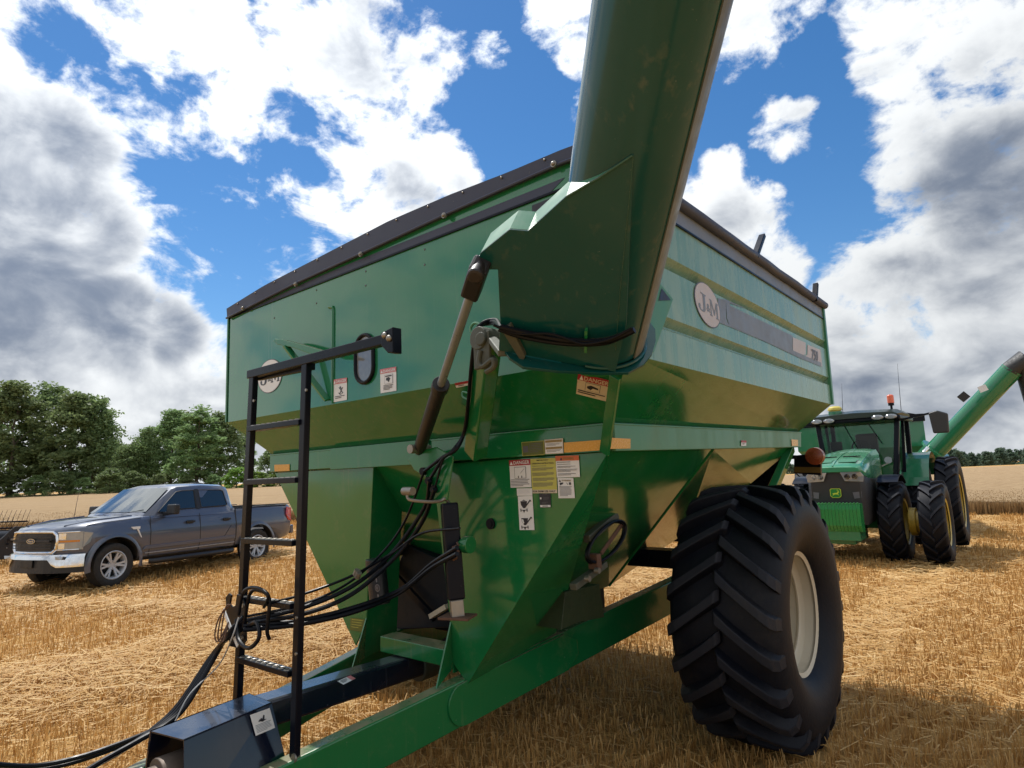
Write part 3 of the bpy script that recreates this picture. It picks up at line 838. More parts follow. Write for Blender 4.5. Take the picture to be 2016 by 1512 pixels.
# leg at the rear corner
mb = MB()
for s_ in (0, 1):
    p, q = B0+V((-.05, -.06, 0)), V((-.62, 2.75, 1.0)); 
    if s_: p, q = mir(p), mir(q)
    mb = MB(); mb.bar(p, q, .07, .10, up=(0, 1, 0)); mb.build('rear_leg', GREEN, cart, bevel=.006)
mb = MB(); mb.prism([V((-.40, B0.y-.12, 2.05)), V((-3.70, B0.y-.12, 2.05)), V((-3.2, B0.y-.12, 1.15)), V((-.9, B0.y-.12, 1.15))], (0, .02, 0)); mb.build('rear_shade_sheet', BLACK, cart)  # added black sheet standing for the shaded void below the rear rail
# holes with rubber plugs
mb = MB()
for (u, v) in ((967, 1031), ):
    p = onY(u, v, YP-.002); mb.cyl(p, p+V((0, -.012, 0)), .034, 16); mb.cyl(p+V((0, -.012, 0)), p+V((0, -.016, 0)), .018, 12)
mb.build('rubber_plug', HOSE, cart)
# --- frame beams
def bm_(y, s_): return V((-2.06+s_*(.61+(y-.3)*.147), y, .69+(y-.3)*.117))
for s_ in (1, -1):
    mb = MB(); a, b = bm_(-2.6, s_), bm_(3.1, s_); hb = .27
    d = (b-a).normalized()
    mb.bar(a-V((0, 0, hb/2))+V((-s_*.05, 0, 0)), b-V((0, 0, hb/2))+V((-s_*.05, 0, 0)), .10, hb)
    fb = mb.build('frame_beam', GREEN, cart, bevel=.012, seg=3)
    # lapped plate with a rounded front end
    mb = MB(); pts = []; up = V((0, 0, 1)); up = (up-d*up.dot(d)).normalized(); y0 = .22
    c0 = bm_(y0, s_)-up*(hb/2+.0)
    for i in range(13):
        th = math.pi/2+math.pi*i/12; pts.append(c0+d*math.cos(th)*hb*.42+up*math.sin(th)*hb*.47)
    c1 = c0+d*.95; pts += [c1-up*hb*.47, c1+d*.12-up*hb*.2, c1+d*.12+up*hb*.2, c1+up*hb*.47]
    mb.prism(pts, (s_*.016, 0, 0)); mb.xform(Matrix.Translation((s_*.001, 0, 0)))
    mb.build('splice_plate', GREEN, fb, bevel=.003)
mb = MB(); mb.bar(bm_(-2.6, 1)+V((-.05, 0, -.13)), bm_(-2.6, -1)+V((.05, 0, -.13)), .12, .2); mb.bar((-2.06, -2.5, .25), (-2.06, -3.1, .25), .12, .08)
mb.build('hitch_tongue', GREEN, cart, bevel=.01)
# axle
mb = MB(); mb.bar((-4.0, 2.117, 1.22), (-.42, 2.117, 1.22), .18, .14); mb.box((-.52, 2.117, 1.05), (.12, .3, .45)); mb.box((-3.6, 2.117, 1.05), (.12, .3, .45)); mb.build('axle', BLACK, cart, bevel=.01)
# --- wheels
def tyre_mb(Rt, Wt, rr_, nl, lug=.06, lw=.062, skew=.32, seg=64):
    """bar-tread tyre round local X; chevrons point up on the -Y side"""
    mb = MB(); h = Rt-rr_; Rc = Rt-lug
    prof = [(-.34*Wt, rr_-.01), (-.40*Wt, rr_+.03*h), (-.475*Wt, rr_+.26*h), (-.50*Wt, rr_+.46*h), (-.485*Wt, rr_+.66*h), (-.455*Wt, Rc-.085*h), (-.40*Wt, Rc-.02*h), (-.2*Wt, Rc), (0, Rc+.004)]
    prof = prof + [(-x_, r_) for x_, r_ in prof[:-1]][::-1]
    mb.lathe(prof, seg)
    def crown(x_):
        ax = abs(x_)
        q = [(0, Rc+.004), (.2*Wt, Rc), (.40*Wt, Rc-.02*h), (.455*Wt, Rc-.085*h), (.485*Wt, rr_+.66*h), (.50*Wt, rr_+.46*h)]
        for (a_, ra), (b_, rb) in zip(q, q[1:]):
            if a_ <= ax <= b_: return ra+(rb-ra)*(ax-a_)/(b_-a_)
        return q[-1][1]
    lugm = 1
    ts = [0, .06, .3, .55, .78, .92, 1.0, 1.05]
    for sgn in (-1, 1):
        for k in range(nl):
            ph0 = 2*math.pi*(k+(.5 if sgn > 0 else 0))/nl
            rws = []
            for t in ts:
                x_ = sgn*(-.03*Wt + t*(.50*Wt)); xa = min(abs(x_), .492*Wt)*(1 if x_*sgn > 0 else -1)*sgn
                ph = ph0 - skew*(t**.92)/(1 if t <= 1 else 1)*(Wt/Rt/.85)
                lgh = lug if t <= .92 else (lug*.8 if t <= 1 else 0.004)
                if t == 0: lgh = lug*.55
                rb = crown(xa)-.006; rt_ = min(Rt-.012*(abs(x_)/(.5*Wt))**2, rb+lgh+.012) if t > .9 else Rt-.012*(abs(x_)/(.5*Wt))**2
                if t == 0: rt_ = rb+lug*.6
                if t > 1: rt_ = rb+.004
                wv = lw*(1.12 if t < .1 else 1.0)*(1.0+.25*max(0, t-.6)); cr = []
                for dw, rad in ((-.62, rb), (-.46, rt_-.004), (.46, rt_-.004), (.62, rb)):
                    # width is measured across the slanted bar
                    a_ = ph + dw*wv/Rt*1.15
                    cr.append(V((xa, -rad*math.cos(a_), rad*math.sin(a_))))
                rws.append(cr)
            b0_ = len(mb.v); vs = [p for c in rws for p in c]; fs = []
            for i in range(len(rws)-1):
                for j in (0, 2): fs.append((i*4+j, i*4+j+1, i*4+j+5, i*4+j+4))
            fs.append((0, 1, 2, 3)); L_ = (len(rws)-1)*4; fs.append((L_, L_+1, L_+2, L_+3))
            mb.add(vs, fs, 0)
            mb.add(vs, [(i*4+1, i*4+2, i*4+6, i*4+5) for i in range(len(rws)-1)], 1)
    return mb
def rim_mb(rr_, Wt, dish):
    """x>0 is the outer side"""
    o = .34*Wt
    prof = [(o+.005, rr_-.03), (o+.022, rr_+.012), (o+.014, rr_+.018), (o-.004, rr_+.006), (o-.02, rr_-.012), (o-.075, rr_-.02), (o-.085, rr_-.035), (o-.092, rr_-.07), (o-.10, rr_-.08), (o-.11, rr_-.078), (o-.125, rr_-.06), (o-.20, rr_-.06), (o-.21, rr_-.075), (o-.217, rr_-.11), (o-.226, rr_-.118), (o-.236, rr_-.11), (o-.25, rr_-.085), (o-.33, rr_-.085), (o-.34, rr_-.10), (o-.35, rr_-.13), (o-.37, rr_-.13), (o-dish, rr_-.125), (o-dish-.01, .16), (o-dish+.02, .155), (o-dish+.02, .0)]
    return MB().lathe(prof, 48), [(-o, rr_-.03), (-o-.02, rr_+.012), (-o, rr_-.06), (o-dish-.02, rr_-.12)]
tm = tyre_mb(.905, .76, .425, 22, .074, .066).build('tyre', [RUBBER, RUBBER_WORN_SHEEN], None)
for e_ in [tm]: e_.modifiers.new('bevel', 'BEVEL').width = .008
tm.modifiers['bevel'].segments = 2; tm.modifiers['bevel'].limit_method = 'ANGLE'; tm.modifiers['bevel'].angle_limit = R(40)
rmb, inner = rim_mb(.425, .76, .47); rm = rmb.lathe(inner, 48).build('rim', CREAM, None)
for sx, flip in ((-.20, 0), (-3.92, 1)):
    wh = empty('wheel', (sx, 2.117, .895), cart)
    if flip: t2, r2 = tm.copy(), rm.copy(); COL.objects.link(t2); COL.objects.link(r2); r2.rotation_euler = (0, 0, math.pi)
    else: t2, r2 = tm, rm
    t2.parent = wh; r2.parent = wh
# --- auger: lower housing, hinge flange, upper tube
P1 = atD(1225, 390, 2.38); P2 = atD(1300, 0, 2.38*.82)
ax = (P2-P1).normalized()
tbest = min((abs((lambda q: 756-FPX*((q-CAM).dot(_u))/((q-CAM).dot(_f)))(P1+ax*t_)-665), t_) for t_ in np.arange(-1.3, 0, .01))[1]
CF = P1+ax*tbest
tocam = (CAM-CF); nq = (tocam-ax*tocam.dot(ax)).normalized()       # across the axis, to the viewer's side
sd_ = ax.cross(nq).normalized()
if sd_.dot(_r) < 0: sd_ = -sd_                                        # to the right
RT = .213
def axp(t, a_=0, b_=0): return CF+ax*t+sd_*a_+nq*b_
auger = empty('auger', (0, 0, 0), cart)
mb = MB(); ring = []
mb.tube([axp(.02), axp(.4), axp(1.2), axp(2.2), axp(3.3)], RT, 48, caps=False)
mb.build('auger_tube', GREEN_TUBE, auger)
# pale edge strip: hinge-line angle running up the right side of the tube
mb = MB(); th = R(-12)
def rimp(t, th, r_): return axp(t, r_*math.cos(th), r_*math.sin(th))
for k in range(5):
    t0, t1 = R(4+6*k), R(10+6*k); mb.quad(rimp(.02, t0, RT+.006), rimp(3.3, t0, RT+.006), rimp(3.3, t1, RT+.006), rimp(.02, t1, RT+.006))
for t0 in (R(4), R(34)): mb.quad(rimp(.02, t0, RT-.002), rimp(3.3, t0, RT-.002), rimp(3.3, t0, RT+.006), rimp(.02, t0, RT+.006))
mb.build('edge_strip', simple('dusty_strip', (.125, .128, .108), .45, var=.25), auger)
# spout at the top end, beyond the picture
mb = MB(); mb.tube([axp(3.3), axp(3.55), axp(3.7)+V((.15, -.1, -.2)), axp(3.75)+V((.22, -.2, -.6))], [.24, .25, .25, .22], 24, caps=False); mb.build('spout', BLACK, auger)
# flange, square to the tube
def inF(u, v): return onP(u, v, CF, ax)
fl_px = [(984, 678), (1003, 704), (1030, 722), (1100, 730), (1180, 734), (1238, 733), (1266, 718), (1284, 696), (1291, 672), (1290, 648), (1280, 634)]
fl = [inF(u, v) for u, v in fl_px]
fl += [CF+sd_*.24-nq*.2, CF+sd_*.1-nq*.3, CF-sd_*.3-nq*.3]
mb = MB(); mb.prism(fl, ax*-.014); fo = mb.build('hinge_flange', GREEN_TUBE, auger, bevel=.004)
mb = MB(); mb.tube([axp(.012, (RT+.012)*math.cos(t_), (RT+.012)*math.sin(t_)) for t_ in np.linspace(R(-110), R(95), 24)], .008, 6); mb.build('weld_ring', GREEN_TUBE, auger)
# stiffener cone on flange (left) and hinge arms
mb = MB(); mb.prism([onP(u, v, axp(0, 0, RT+.03), nq) for u, v in ((988, 652), (1004, 640), (1034, 702), (1028, 716))], nq*-.03); mb.build('flange_gusset', DIRTY, auger, bevel=.003)
# short neck between the flange and the cart
mb = MB(); mb.tube([axp(-.018), axp(-.12)], .13, 24); mb.build('auger_neck', GREEN, auger)
# box housing on the side wall that carries the flange
hp = [onX(1290, 545, .10), onX(1326, 589, .10), onX(1288, 694, .10), onX(1262, 700, .10), onX(1262, 545, .10)]
mb = MB(); mb.prism(hp, (-.12, 0, 0)); dk = [p+V((.003, 0, 0)) for p in (onX(1302, 568, .10), onX(1320, 591, .10), onX(1296, 592, .10))]; MB().poly(dk).build('box_opening', DKDECAL, cart, fix=False)
hb_ = mb.build('auger_box', GREEN_PALE, cart, bevel=.004)
# side plates of the lower tube section
def inQ(u, v): return onP(u, v, axp(0, 0, RT+.004), nq)
pl_px = [(946, 498), (1003, 452), (1039, 455), (1115, 386), (1180, 348), (1248, 303), (1243, 420), (1233, 640), (985, 640), (980, 531), (948, 531), (940, 515)]
plq = [inQ(u, v) for u, v in pl_px]
for q_ in (7, 8):      # the plate runs down onto the flange
    tt = (plq[q_]-CF).dot(ax); plq.insert(8 if q_ == 7 else 9, plq[q_]-ax*(tt-.003)) if q_ == 7 else plq.insert(9, plq[9]-ax*((plq[9]-CF).dot(ax)-.003))
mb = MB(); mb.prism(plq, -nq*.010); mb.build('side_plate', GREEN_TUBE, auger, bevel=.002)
mb = MB()
top_ = [inQ(u, v) for u, v in ((946, 498), (1003, 452), (1039, 455), (1115, 386), (1180, 348), (1248, 303))]
for a, b in zip(top_, top_[1:]):
    dd = .17
    mb.prism([a-nq*.011, b-nq*.011, b-nq*dd, a-nq*dd], (b-a).cross(nq).normalized()*.008)
lb = [inQ(u, v) for u, v in ((980, 531), (985, 640))]
mb.prism([lb[0]-nq*.011, lb[1]-nq*.011, lb[1]-nq*.17, lb[0]-nq*.17], sd_*.008)
mb.build('top_plate', GREEN_PALE, auger)
mb = MB(); wl = [inQ(u, v)+nq*.002 for u, v in ((1115, 387), (1150, 366), (1180, 349), (1215, 326), (1245, 306))]; mb.tube(wl, .0045, 6)
mb.tube([inQ(1247, 306)+nq*.0, inQ(1236, 420)+nq*.001, inQ(1222, 560)+nq*.001, inQ(1212, 690)+nq*.0], .0016, 5); mb.build('weld_bead', simple('weld_paint', (.03, .10, .075), .3), auger)
# dark opening in the front wall behind the plate
mb = MB(); mb.prism([onY(u, v, -.004) for u, v in ((1048, 405), (1110, 380), (1125, 420), (1050, 455))], (0, -.004, 0)); mb.build('wall_opening', DKDECAL, cart)
# --- folding cylinder
base = onY(826, 884, -.05); tip = inQ(946, 524)+nq*.02
dcy = (tip-base).normalized(); Lc = (tip-base).length
bend = base+dcy*(Lc*.47)
cyl = empty('hydraulic_cylinder', (0, 0, 0), cart)
mb = MB(); mb.cyl(base+dcy*.05, bend, .039, 20); mb.cyl(bend-dcy*.05, bend+dcy*.012, .046, 20); mb.cyl(base-dcy*.02, base+dcy*.07, .036, 14); mb.build('barrel', BARREL, cyl, bevel=.003)
mb = MB(); mb.cyl(bend, tip-dcy*.10, .021, 18); mb.build('rod', simple('cylinder_rod', (.24, .27, .30), .35, metal=.35, var=.15), cyl)
mb = MB(); mb.bar(tip-dcy*.16, tip+dcy*.03, .075, .085, up=nq); mb.cyl(tip-nq*.06, tip+nq*.07, .034, 14); mb.build('clevis', BARREL, cyl, bevel=.012)
mb = MB(); mb.cyl(base-V((.0, .08, 0)), base+V((0, .08, 0)), .028, 14); mb.build('clevis_pin', STEEL, cyl)
mb = MB(); nc = (CAM-bend).normalized()*.05; p1, p2 = bend+nc-dcy*.06, base+nc+dcy*.10; mb.tube(spline([p1-nc*.3, p1, (p1+p2)/2+nc*.12, p2, p2-nc*.3], 6), .006, 6); mb.build('feed_pipe', STEEL, cyl)
# ears the cylinder stands on + triangular bracket with three hose holes
mb = MB(); yb = -.05
br = [onY(u, v, yb) for u, v in ((803, 905), (822, 888), (858, 880), (892, 900), (880, 985), (858, 990), (838, 940), (815, 925))]
mb.prism(br, (0, .012, 0)); 
mb.prism([onY(u, v, yb+.16) for u, v in ((803, 905), (822, 888), (858, 880), (892, 900), (880, 985), (858, 990), (838, 940), (815, 925))], (0, .012, 0))
bo = mb.build('cylinder_bracket', GREEN, cart, bevel=.003)
mb = MB()
for u, v in ((835, 928), (846, 946), (856, 963)):
    p = onY(u, v, yb-.004); mb.cyl(p, p+V((0, -.02, 0)), .024, 12)
mb.build('hose_grommet', HOSE, bo)
# --- hinge post
post = empty('hinge_post', (0, 0, 0), cart)
pb = onY(936, 893, .10); pt_ = onY(963, 668, -.33)
mb = MB(); mb.bar(pb, pt_, .115, .10, up=(0, 1, 0)); mb.build('post_tube', GREEN, post, bevel=.01)
mb = MB(); mb.cyl(pt_+V((-.02, -.07, 0)), pt_+V((.0, .09, 0)), .062, 18)
mb.bar(pt_+V((0, -.055, .03)), pt_+V((-.0, -.055, -.16)), .11, .02, up=(0, 1, 0))
pp = onY(955, 712, -.38); mb.cyl(pp, pp+V((0, .06, 0)), .04, 16); mb.cyl(pt_+V((.01, -.085, -.01)), pt_+V((.01, -.06, -.01)), .035, 14); mb.build('pivot_knuckle', DIRTY, post, bevel=.006)
hk = spline([onY(u, v, -.40) for u, v in ((946, 690), (943, 712), (950, 722), (970, 708), (972, 722), (957, 733))], 6)
mb = MB(); mb.tube(hk, .014, 8); mb.build('lock_hook', DIRTY, post)
mb = MB(); mb.bar(pt_+V((.02, 0, 0)), inF(992, 692)-ax*.01, .05, .03); mb.build('hinge_link', DIRTY, post, bevel=.006)
# green wire hose loops
mb = MB()
mb.tube(spline([onY(u, v, -.3) for u, v in ((965, 655), (938, 636), (927, 645), (930, 655), (948, 661))], 6), .008, 6)
mb.build('hose_loop', GREEN_PALE, cart); mb = MB()
mb.tube(spline([onY(u, v, -.12) for u, v in ((925, 788), (912, 782), (911, 772), (922, 774))], 6), .006, 6)
mb.build('hose_loop', GREEN_PALE, cart)
# --- cables and hoses on the auger
hoses = []
def hose(name, pts, r, mat=HOSE, parent=None, n=8):
    mb = MB(); mb.tube(spline(pts, n), r, 8); o = mb.build(name, mat, parent or cart); return o
fq = lambda u, v, k=.03: inQ(u, v)+nq*k
hose('auger_hose', [fq(990, 636), fq(1040, 648), fq(1120, 662), fq(1190, 663), fq(1235, 648), fq(1250, 641)], .013)
hose('auger_hose', [fq(985, 640), fq(1030, 655), fq(1110, 668), fq(1185, 668), fq(1225, 655), fq(1248, 643)], .010)
hose('auger_hose', [fq(975, 632), fq(1020, 646, .04), fq(1080, 646, .04), fq(1110, 650, .05), fq(1150, 663, .05), fq(1200, 655, .05), fq(1245, 638)], .006)
mb = MB(); mb.bar(fq(1155, 645, .0), fq(1154, 688, .0), .012, .05, up=tuple(nq)); mb.build('hose_clip', GREEN, auger)
yv = -.34
for k, dx in enumerate((0, 8, 16)):
    hose('auger_hose', [fq(990, 637), onY(975-dx*.3, 630+dx*.5, yv), onY(948-dx*.5, 638+dx*.4, yv), onY(935, 668, yv), onY(928, 720, yv+.05), onY(922, 790, yv+.17), onY(914, 850, -.05), onY(898-dx*.4, 885, -.10), onY(872, 900+k*3, -.09), onY(835+k*10.5, 928+k*17, -.075)], .011 if k < 2 else .007)
# --- hoses running forward to the ladder and the tractor
YL = -.8
ends = [((835, 928), (800, 1020), (760, 1080), (690, 1145), (600, 1188), (480, 1215)),
        ((846, 946), (835, 1000), (775, 1085), (700, 1150), (600, 1195), (485, 1222)),
        ((856, 963), (830, 1030), (780, 1095), (700, 1165), (610, 1205), (490, 1228)),
        ((905, 1040), (830, 1050), (770, 1090), (690, 1135), (590, 1172), (520, 1190)),
        ((900, 1078), (850, 1110), (790, 1160), (700, 1195), (590, 1222), (480, 1232)),
        ((900, 1090), (850, 1118), (785, 1168), (700, 1204), (590, 1229), (480, 1240))]
dep_ = (-.08, .0, -.05, -.35, -.65, -.86)
for k, e_ in enumerate(ends):
    hose('hydraulic_hose', [onY(u, v, y_-.012*k) for (u, v), y_ in zip(e_, dep_)], .0135 if k in (1, 2, 4, 5) else .008)
for k in range(5):
    o_ = k*5
    hose('hydraulic_hose', [onY(480, 1215+k*6, -.87), onY(452-o_*.3, 1245+k*4, -.92), onX(425-o_*.5, 1290, -2.32-k*.02), onX(370-o_, 1385, -2.30-k*.03), onX(330-o_*1.5, 1425+k*2, -2.28-k*.03), onX(270-o_*2, 1460+k*6, -2.26-k*.03), onX(190-o_*2, 1505+k*6, -2.24-k*.03), onX(110-o_*2, 1560+k*6, -2.22-k*.02)], .0135 if k < 4 else .007)
hose('hydraulic_hose', [onX(330, 1425, -2.40), onX(240, 1462, -2.46), onX(150, 1492, -2.50), onX(60, 1508, -2.52), onX(-60, 1500, -2.5)], .012)
hose('hydraulic_hose', [onX(330, 1430, -2.42), onX(230, 1472, -2.50), onX(130, 1505, -2.56), onX(40, 1518, -2.6), onX(-60, 1512, -2.58)], .012)
# loops of slack at the ladder
hose('hydraulic_hose', [onY(480, 1235, -.9), onY(492, 1170, -.92), onY(512, 1163, -.92), onY(530, 1180, -.92), onY(526, 1240, -.92), onY(530, 1258, -.9)], .010)
hose('hydraulic_hose', [onY(470, 1210, -.93), onY(480, 1165, -.95), onY(505, 1157, -.95), onY(528, 1172, -.95), onY(520, 1195, -.93)], .009)
hose('hydraulic_hose', [onY(485, 1235, -.88), onY(505, 1225, -.93), onY(510, 1255, -.95), onY(490, 1276, -.95), onY(470, 1260, -.93), onY(465, 1220, -.9)], .011)
for k in range(3):
    hose('electric_cable', [onY(455, 1190, -.96), onY(432+k*6, 1215-k*9, -.98), onY(423+k*6, 1250, -1.), onY(430+k*5, 1262, -.99), onY(450, 1225, -.95)], .004, RUST)
hose('electric_cable', [onY(470, 1215, -.97), onY(455, 1260, -1.), onX(430, 1310, -2.30), onX(375, 1365, -2.28), onX(345, 1420, -2.26)], .004, simple('grey_cable', (.4, .4, .4), .5))
mb = MB()
for (u, v) in ((703, 1137), (700, 1132)): 
    p = onY(u, v, -.36); mb.cyl(p, p+V((.02, 0, .03)), .018, 10)
mb.build('hose_tie', STEEL, cart)
# --- ladder
lad = empty('ladder', (0, 0, 0), cart)
def pst(a, b, w_=.052, d_=.036):
    mb = MB(); mb.bar(onY(*a, YL), onY(*b, YL), w_, d_, up=(0, 1, 0)); return mb.build('ladder_rail', BLACK, lad, bevel=.004)
pst((500, 733), (467, 1395)); pst((604, 708), (580, 1496))
mb = MB(); a = onY(497, 737, YL); b = onY(775, 669, YL); b.z = a.z
mb.bar(a+V((-.03, 0, 0)), b, .045, .05); 
mb.prism([b+V((-.06, -.03, .03)), b+V((.03, -.03, .045)), b+V((.03, -.03, -.08)), b+V((-.01, -.03, -.075)), b+V((-.06, -.03, -.03))], (0, .055, 0))
mb.build('handrail', BLACK, lad, bevel=.004)
mb = MB()
for dx, dz in ((-.025, .012), (.008, -.008)): MB().ball(b+V((dx, -.034, dz)), .016, 10, 6).build('rail_bolt', STEEL, lad)
mb = MB(); mb.bar(a+V((0, .04, -.016)), onY(604, 714, YL)+V((0, .04, -.016)), .03, .04); mb.build('rung', BLACK, lad, bevel=.004)
rg = [((495, 845), (597, 831), 0), ((488, 950), (590, 945), 0), ((483, 1064), (584, 1069), 1), ((478, 1178), (580, 1193), 1), ((474, 1296), (576, 1326), 1)]
for (a, b, perf) in rg:
    pa, pb_ = onY(*a, YL), onY(*b, YL)
    mb = MB(); mb.bar(pa, pb_, .060, .030); o = mb.build('rung', BLACK, lad, bevel=.003)
    mb = MB()
    for i in range(9):
        p = pa.lerp(pb_, (i+.8)/9.4)+V((0, -.008, .016)); mb.tube([p+V((math.cos(t_)*.017, math.sin(t_)*.017, 0)) for t_ in np.linspace(0, 2*math.pi, 11)], .0045, 5, caps=False)
    mb.build('tread_grip', STEEL, o)
mb = MB()
for u, v in ((604, 768), (501, 789), (585, 1216), (584, 1287), (580, 1492)):
    p = onY(u, v, YL-.02); MB().cyl(p, p+V((0, -.008, 0)), .008 if v < 1400 else .022, 10).build('rail_bolt', STEEL, lad)
# hose holder plate on the ladder
mb = MB(); hpz = [onY(u, v, YL-.05) for u, v in ((444, 1176), (450, 1168), (455, 1172), (452, 1190), (458, 1195), (463, 1192), (466, 1170), (474, 1172), (482, 1190), (484, 1262), (470, 1277), (452, 1272), (446, 1230))]
mb.prism(hpz, (0, .01, 0)); ho = mb.build('hose_holder', BLACK, lad, bevel=.002)
mb = MB()
for u, v in ((480, 1192), (478, 1255), (450, 1256)): p = onY(u, v, YL-.055); mb.cyl(p, p+V((0, -.01, 0)), .011, 10)
mb.build('holder_bolts', STEEL, ho)
mb = MB(); mb.bar(onY(440, 1200, YL-.09), onY(468, 1272, YL-.1), .022, .006, up=(0, 1, 0)); mb.build('white_strap', WHITE, ho)
# --- driveline shield tube + box guard
mb = MB(); zt_ = .72; a = V((-2.09, .42, zt_-.07)); b = V((-2.03, -.95, zt_-.02))
mb.bar(a, b, .17, .15); tube_o = mb.build('driveline_shield', NAVY, cart, bevel=.018)
mb = MB(); mb.cyl(a+V((0, .0, -.03)), a+V((.0, .16, -.03)), .10, 16); mb.build('driveline_bearing', DIRTY, cart, bevel=.006)
yb_ = -1.0
gt = [onZ(490, 1365, .80), onZ(535, 1383, .80), onZ(362, 1456, .80), onZ(297, 1439, .80)]
lowR = [gt[1]+V((.10, .05, -.36)), gt[2]+V((.10, -.03, -.36))]; lowL = [gt[0]+V((-.10, .0, -.36)), gt[3]+V((-.10, 0, -.36))]
mb = MB()
mb.prism([gt[0], gt[1], gt[2], gt[3]], (0, 0, -.008))
mb.prism([gt[1], lowR[0], lowR[1], gt[2]], (-.008, 0, 0))
mb.prism([gt[0], lowL[0], lowL[1], gt[3]], (.008, 0, 0))
gd = mb.build('driveline_guard', NAVY, cart, bevel=.004)
fcn = (gt[2]+gt[3])/2+V((0, .02, -.19)); mb = MB(); mb.cyl(fcn+V((0, .1, 0)), fcn+V((-.0, -1.3, -.05)), .038, 16); mb.cyl(fcn+V((0, .15, 0)), fcn+V((0, -.06, 0)), .10, 20); mb.cyl(fcn+V((0, -.05, 0)), fcn+V((0, -.16, 0)), .07, 20)
mb.build('driveline', simple('driveline_steel', (.13, .10, .08), .5, metal=.4, var=.4), cart, bevel=.004)
mb = MB(); p = fcn+V((.07, -.1, .02)); mb.cyl(p, p+V((.05, -.02, 0)), .016, 10); mb.build('grease_cap', STEEL, cart)
# --- jack
jk = empty('jack', (0, 0, 0), cart); yj = -.02
jt, jm_, jb = onY(884, 990, yj), onY(898, 1180, yj), onY(901, 1214, yj)
mb = MB(); mb.bar(jt, jm_, .098, .098, up=(.6, .8, 0)); mb.build('jack_tube', BLACK, jk, bevel=.012)
mb = MB(); mb.bar(jm_, jb, .075, .075, up=(.6, .8, 0)); mb.build('jack_leg', STEEL, jk, bevel=.006)
mb = MB(); mb.box(jb, (.19, .14, .014), Matrix.Rotation(R(20), 3, 'Z')); mb.build('jack_foot', RUST, jk, bevel=.002)
h0 = onY(876, 982, yj-.03)
mb = MB(); mb.tube(spline([jt+V((0, 0, .0)), h0, onY(868, 986, yj-.05), onY(845, 988, yj-.12), onY(812, 985, yj-.2), onY(803, 980, yj-.21), onY(802, 970, yj-.21)], 5), .010, 8)
mb.cyl(onY(795, 967, yj-.21), onY(813, 967, yj-.21), .025, 12); mb.build('jack_crank', STEEL, jk)
mb = MB(); p = onY(915, 1072, yj+.02); mb.cyl(p, p+V((-.1, .02, 0)), .035, 12); mb.cyl(p+V((.05, 0, 0)), p, .05, 16); mb.build('jack_mount', GREEN, jk, bevel=.005)
mb = MB(); q = onY(902, 1068, yj-.03)
mb.tube([q+V((.02*math.sin(i*2.1), -.02+.012*math.cos(i*1.3), -.012*i)) for i in range(9)], .007, 6); mb.build('jack_chain', RUST, jk)
# manual tube
mt = empty('document_tube', (0, 0, 0), cart); a, b = onY(741, 1118, .12), onY(748, 1190, .12)
mb = MB(); mb.cyl(a, b, .068, 20); mb.build('tube_body', simple('black_plastic', (.012, .013, .02), .35), mt, bevel=.004)
mb = MB(); mb.cyl(a+V((0, 0, .0)), a+V((0, 0, .06)), .074, 20); mb.build('tube_lid', simple('black_plastic_lid', (.01, .011, .016), .4), mt, bevel=.004)
dq = [onY(u, v, .045) for u, v in ((733, 1128), (748, 1128), (753, 1182), (738, 1182))]
d = Decal(dq, .001); d.disc(.5, .55, .33, .14, GREYDK, 0).disc(.5, .55, .25, .10, DKDECAL, 1).rect(.38, .08, .55, .34, GREYDK, 0).rect(.4, .78, .6, .98, GREYDK, 0).disc(.5, .55, .12, .06, GREYDK, 2); d.build('tube_print', mt)
# --- wall fittings: sight window, grab bracket, seam rod
sw_ = empty('sight_window', (0, 0, 0), cart)
def oval(u0, v0, u1, v1, y_, n=12):
    tl, tr, br, bl = onY(u0, v0, y_), onY(u1, v0, y_), onY(u1, v1, y_), onY(u0, v1, y_)
    hw = (tr.x-tl.x)/2; cx = (tl.x+tr.x)/2; zt2, zb2 = tl.z-hw, bl.z+hw
    return [V((cx+hw*math.cos(t_), y_, zt2+hw*math.sin(t_))) for t_ in np.linspace(0, math.pi, n)] + [V((cx+hw*math.cos(t_), y_, zb2+hw*math.sin(t_))) for t_ in np.linspace(math.pi, 2*math.pi, n)]
ov = oval(699.5, 664, 734, 757, -.012)
mb = MB(); mb.tube(ov+[ov[0]], .014, 8, caps=False); mb.build('gasket', HOSE, sw_)
mb = MB(); mb.prism([p+V((0, .004, 0)) for p in ov], (0, .006, 0)); mb.build('pane', simple('pane_cloud_grey', (.17, .175, .185), .04, var=.3, scale=30, coat=1.), sw_)  # grey of reflected cloud mixed into the pane colour
mb = MB(); y_ = -.01; mb.tube(spline([onY(648, 605, -.005), onY(654, 606, -.004), onY(656, 614, -.004), onY(655.5, 700, -.004), onY(655, 794, -.004)], 4), .012, 8); mb.build('seam_rod', GREEN, cart)
gb_ = empty('grab_bracket', (0, 0, 0), cart)
mb = MB(); mb.prism([onY(u, v, -.16) for u, v in ((537, 671), (541, 667), (556, 668), (600, 680), (640, 692), (650, 697), (648, 702), (620, 700), (575, 684), (545, 678))], (0, .06, 0)); mb.build('bracket_arm', GREEN, gb_, bevel=.004)
mb = MB(); mb.bar(onY(562, 680, -.15), onY(645, 788, -.02), .05, .02, up=(1, 0, 0)); mb.build('bracket_brace', GREEN_FRONT, gb_, bevel=.003)
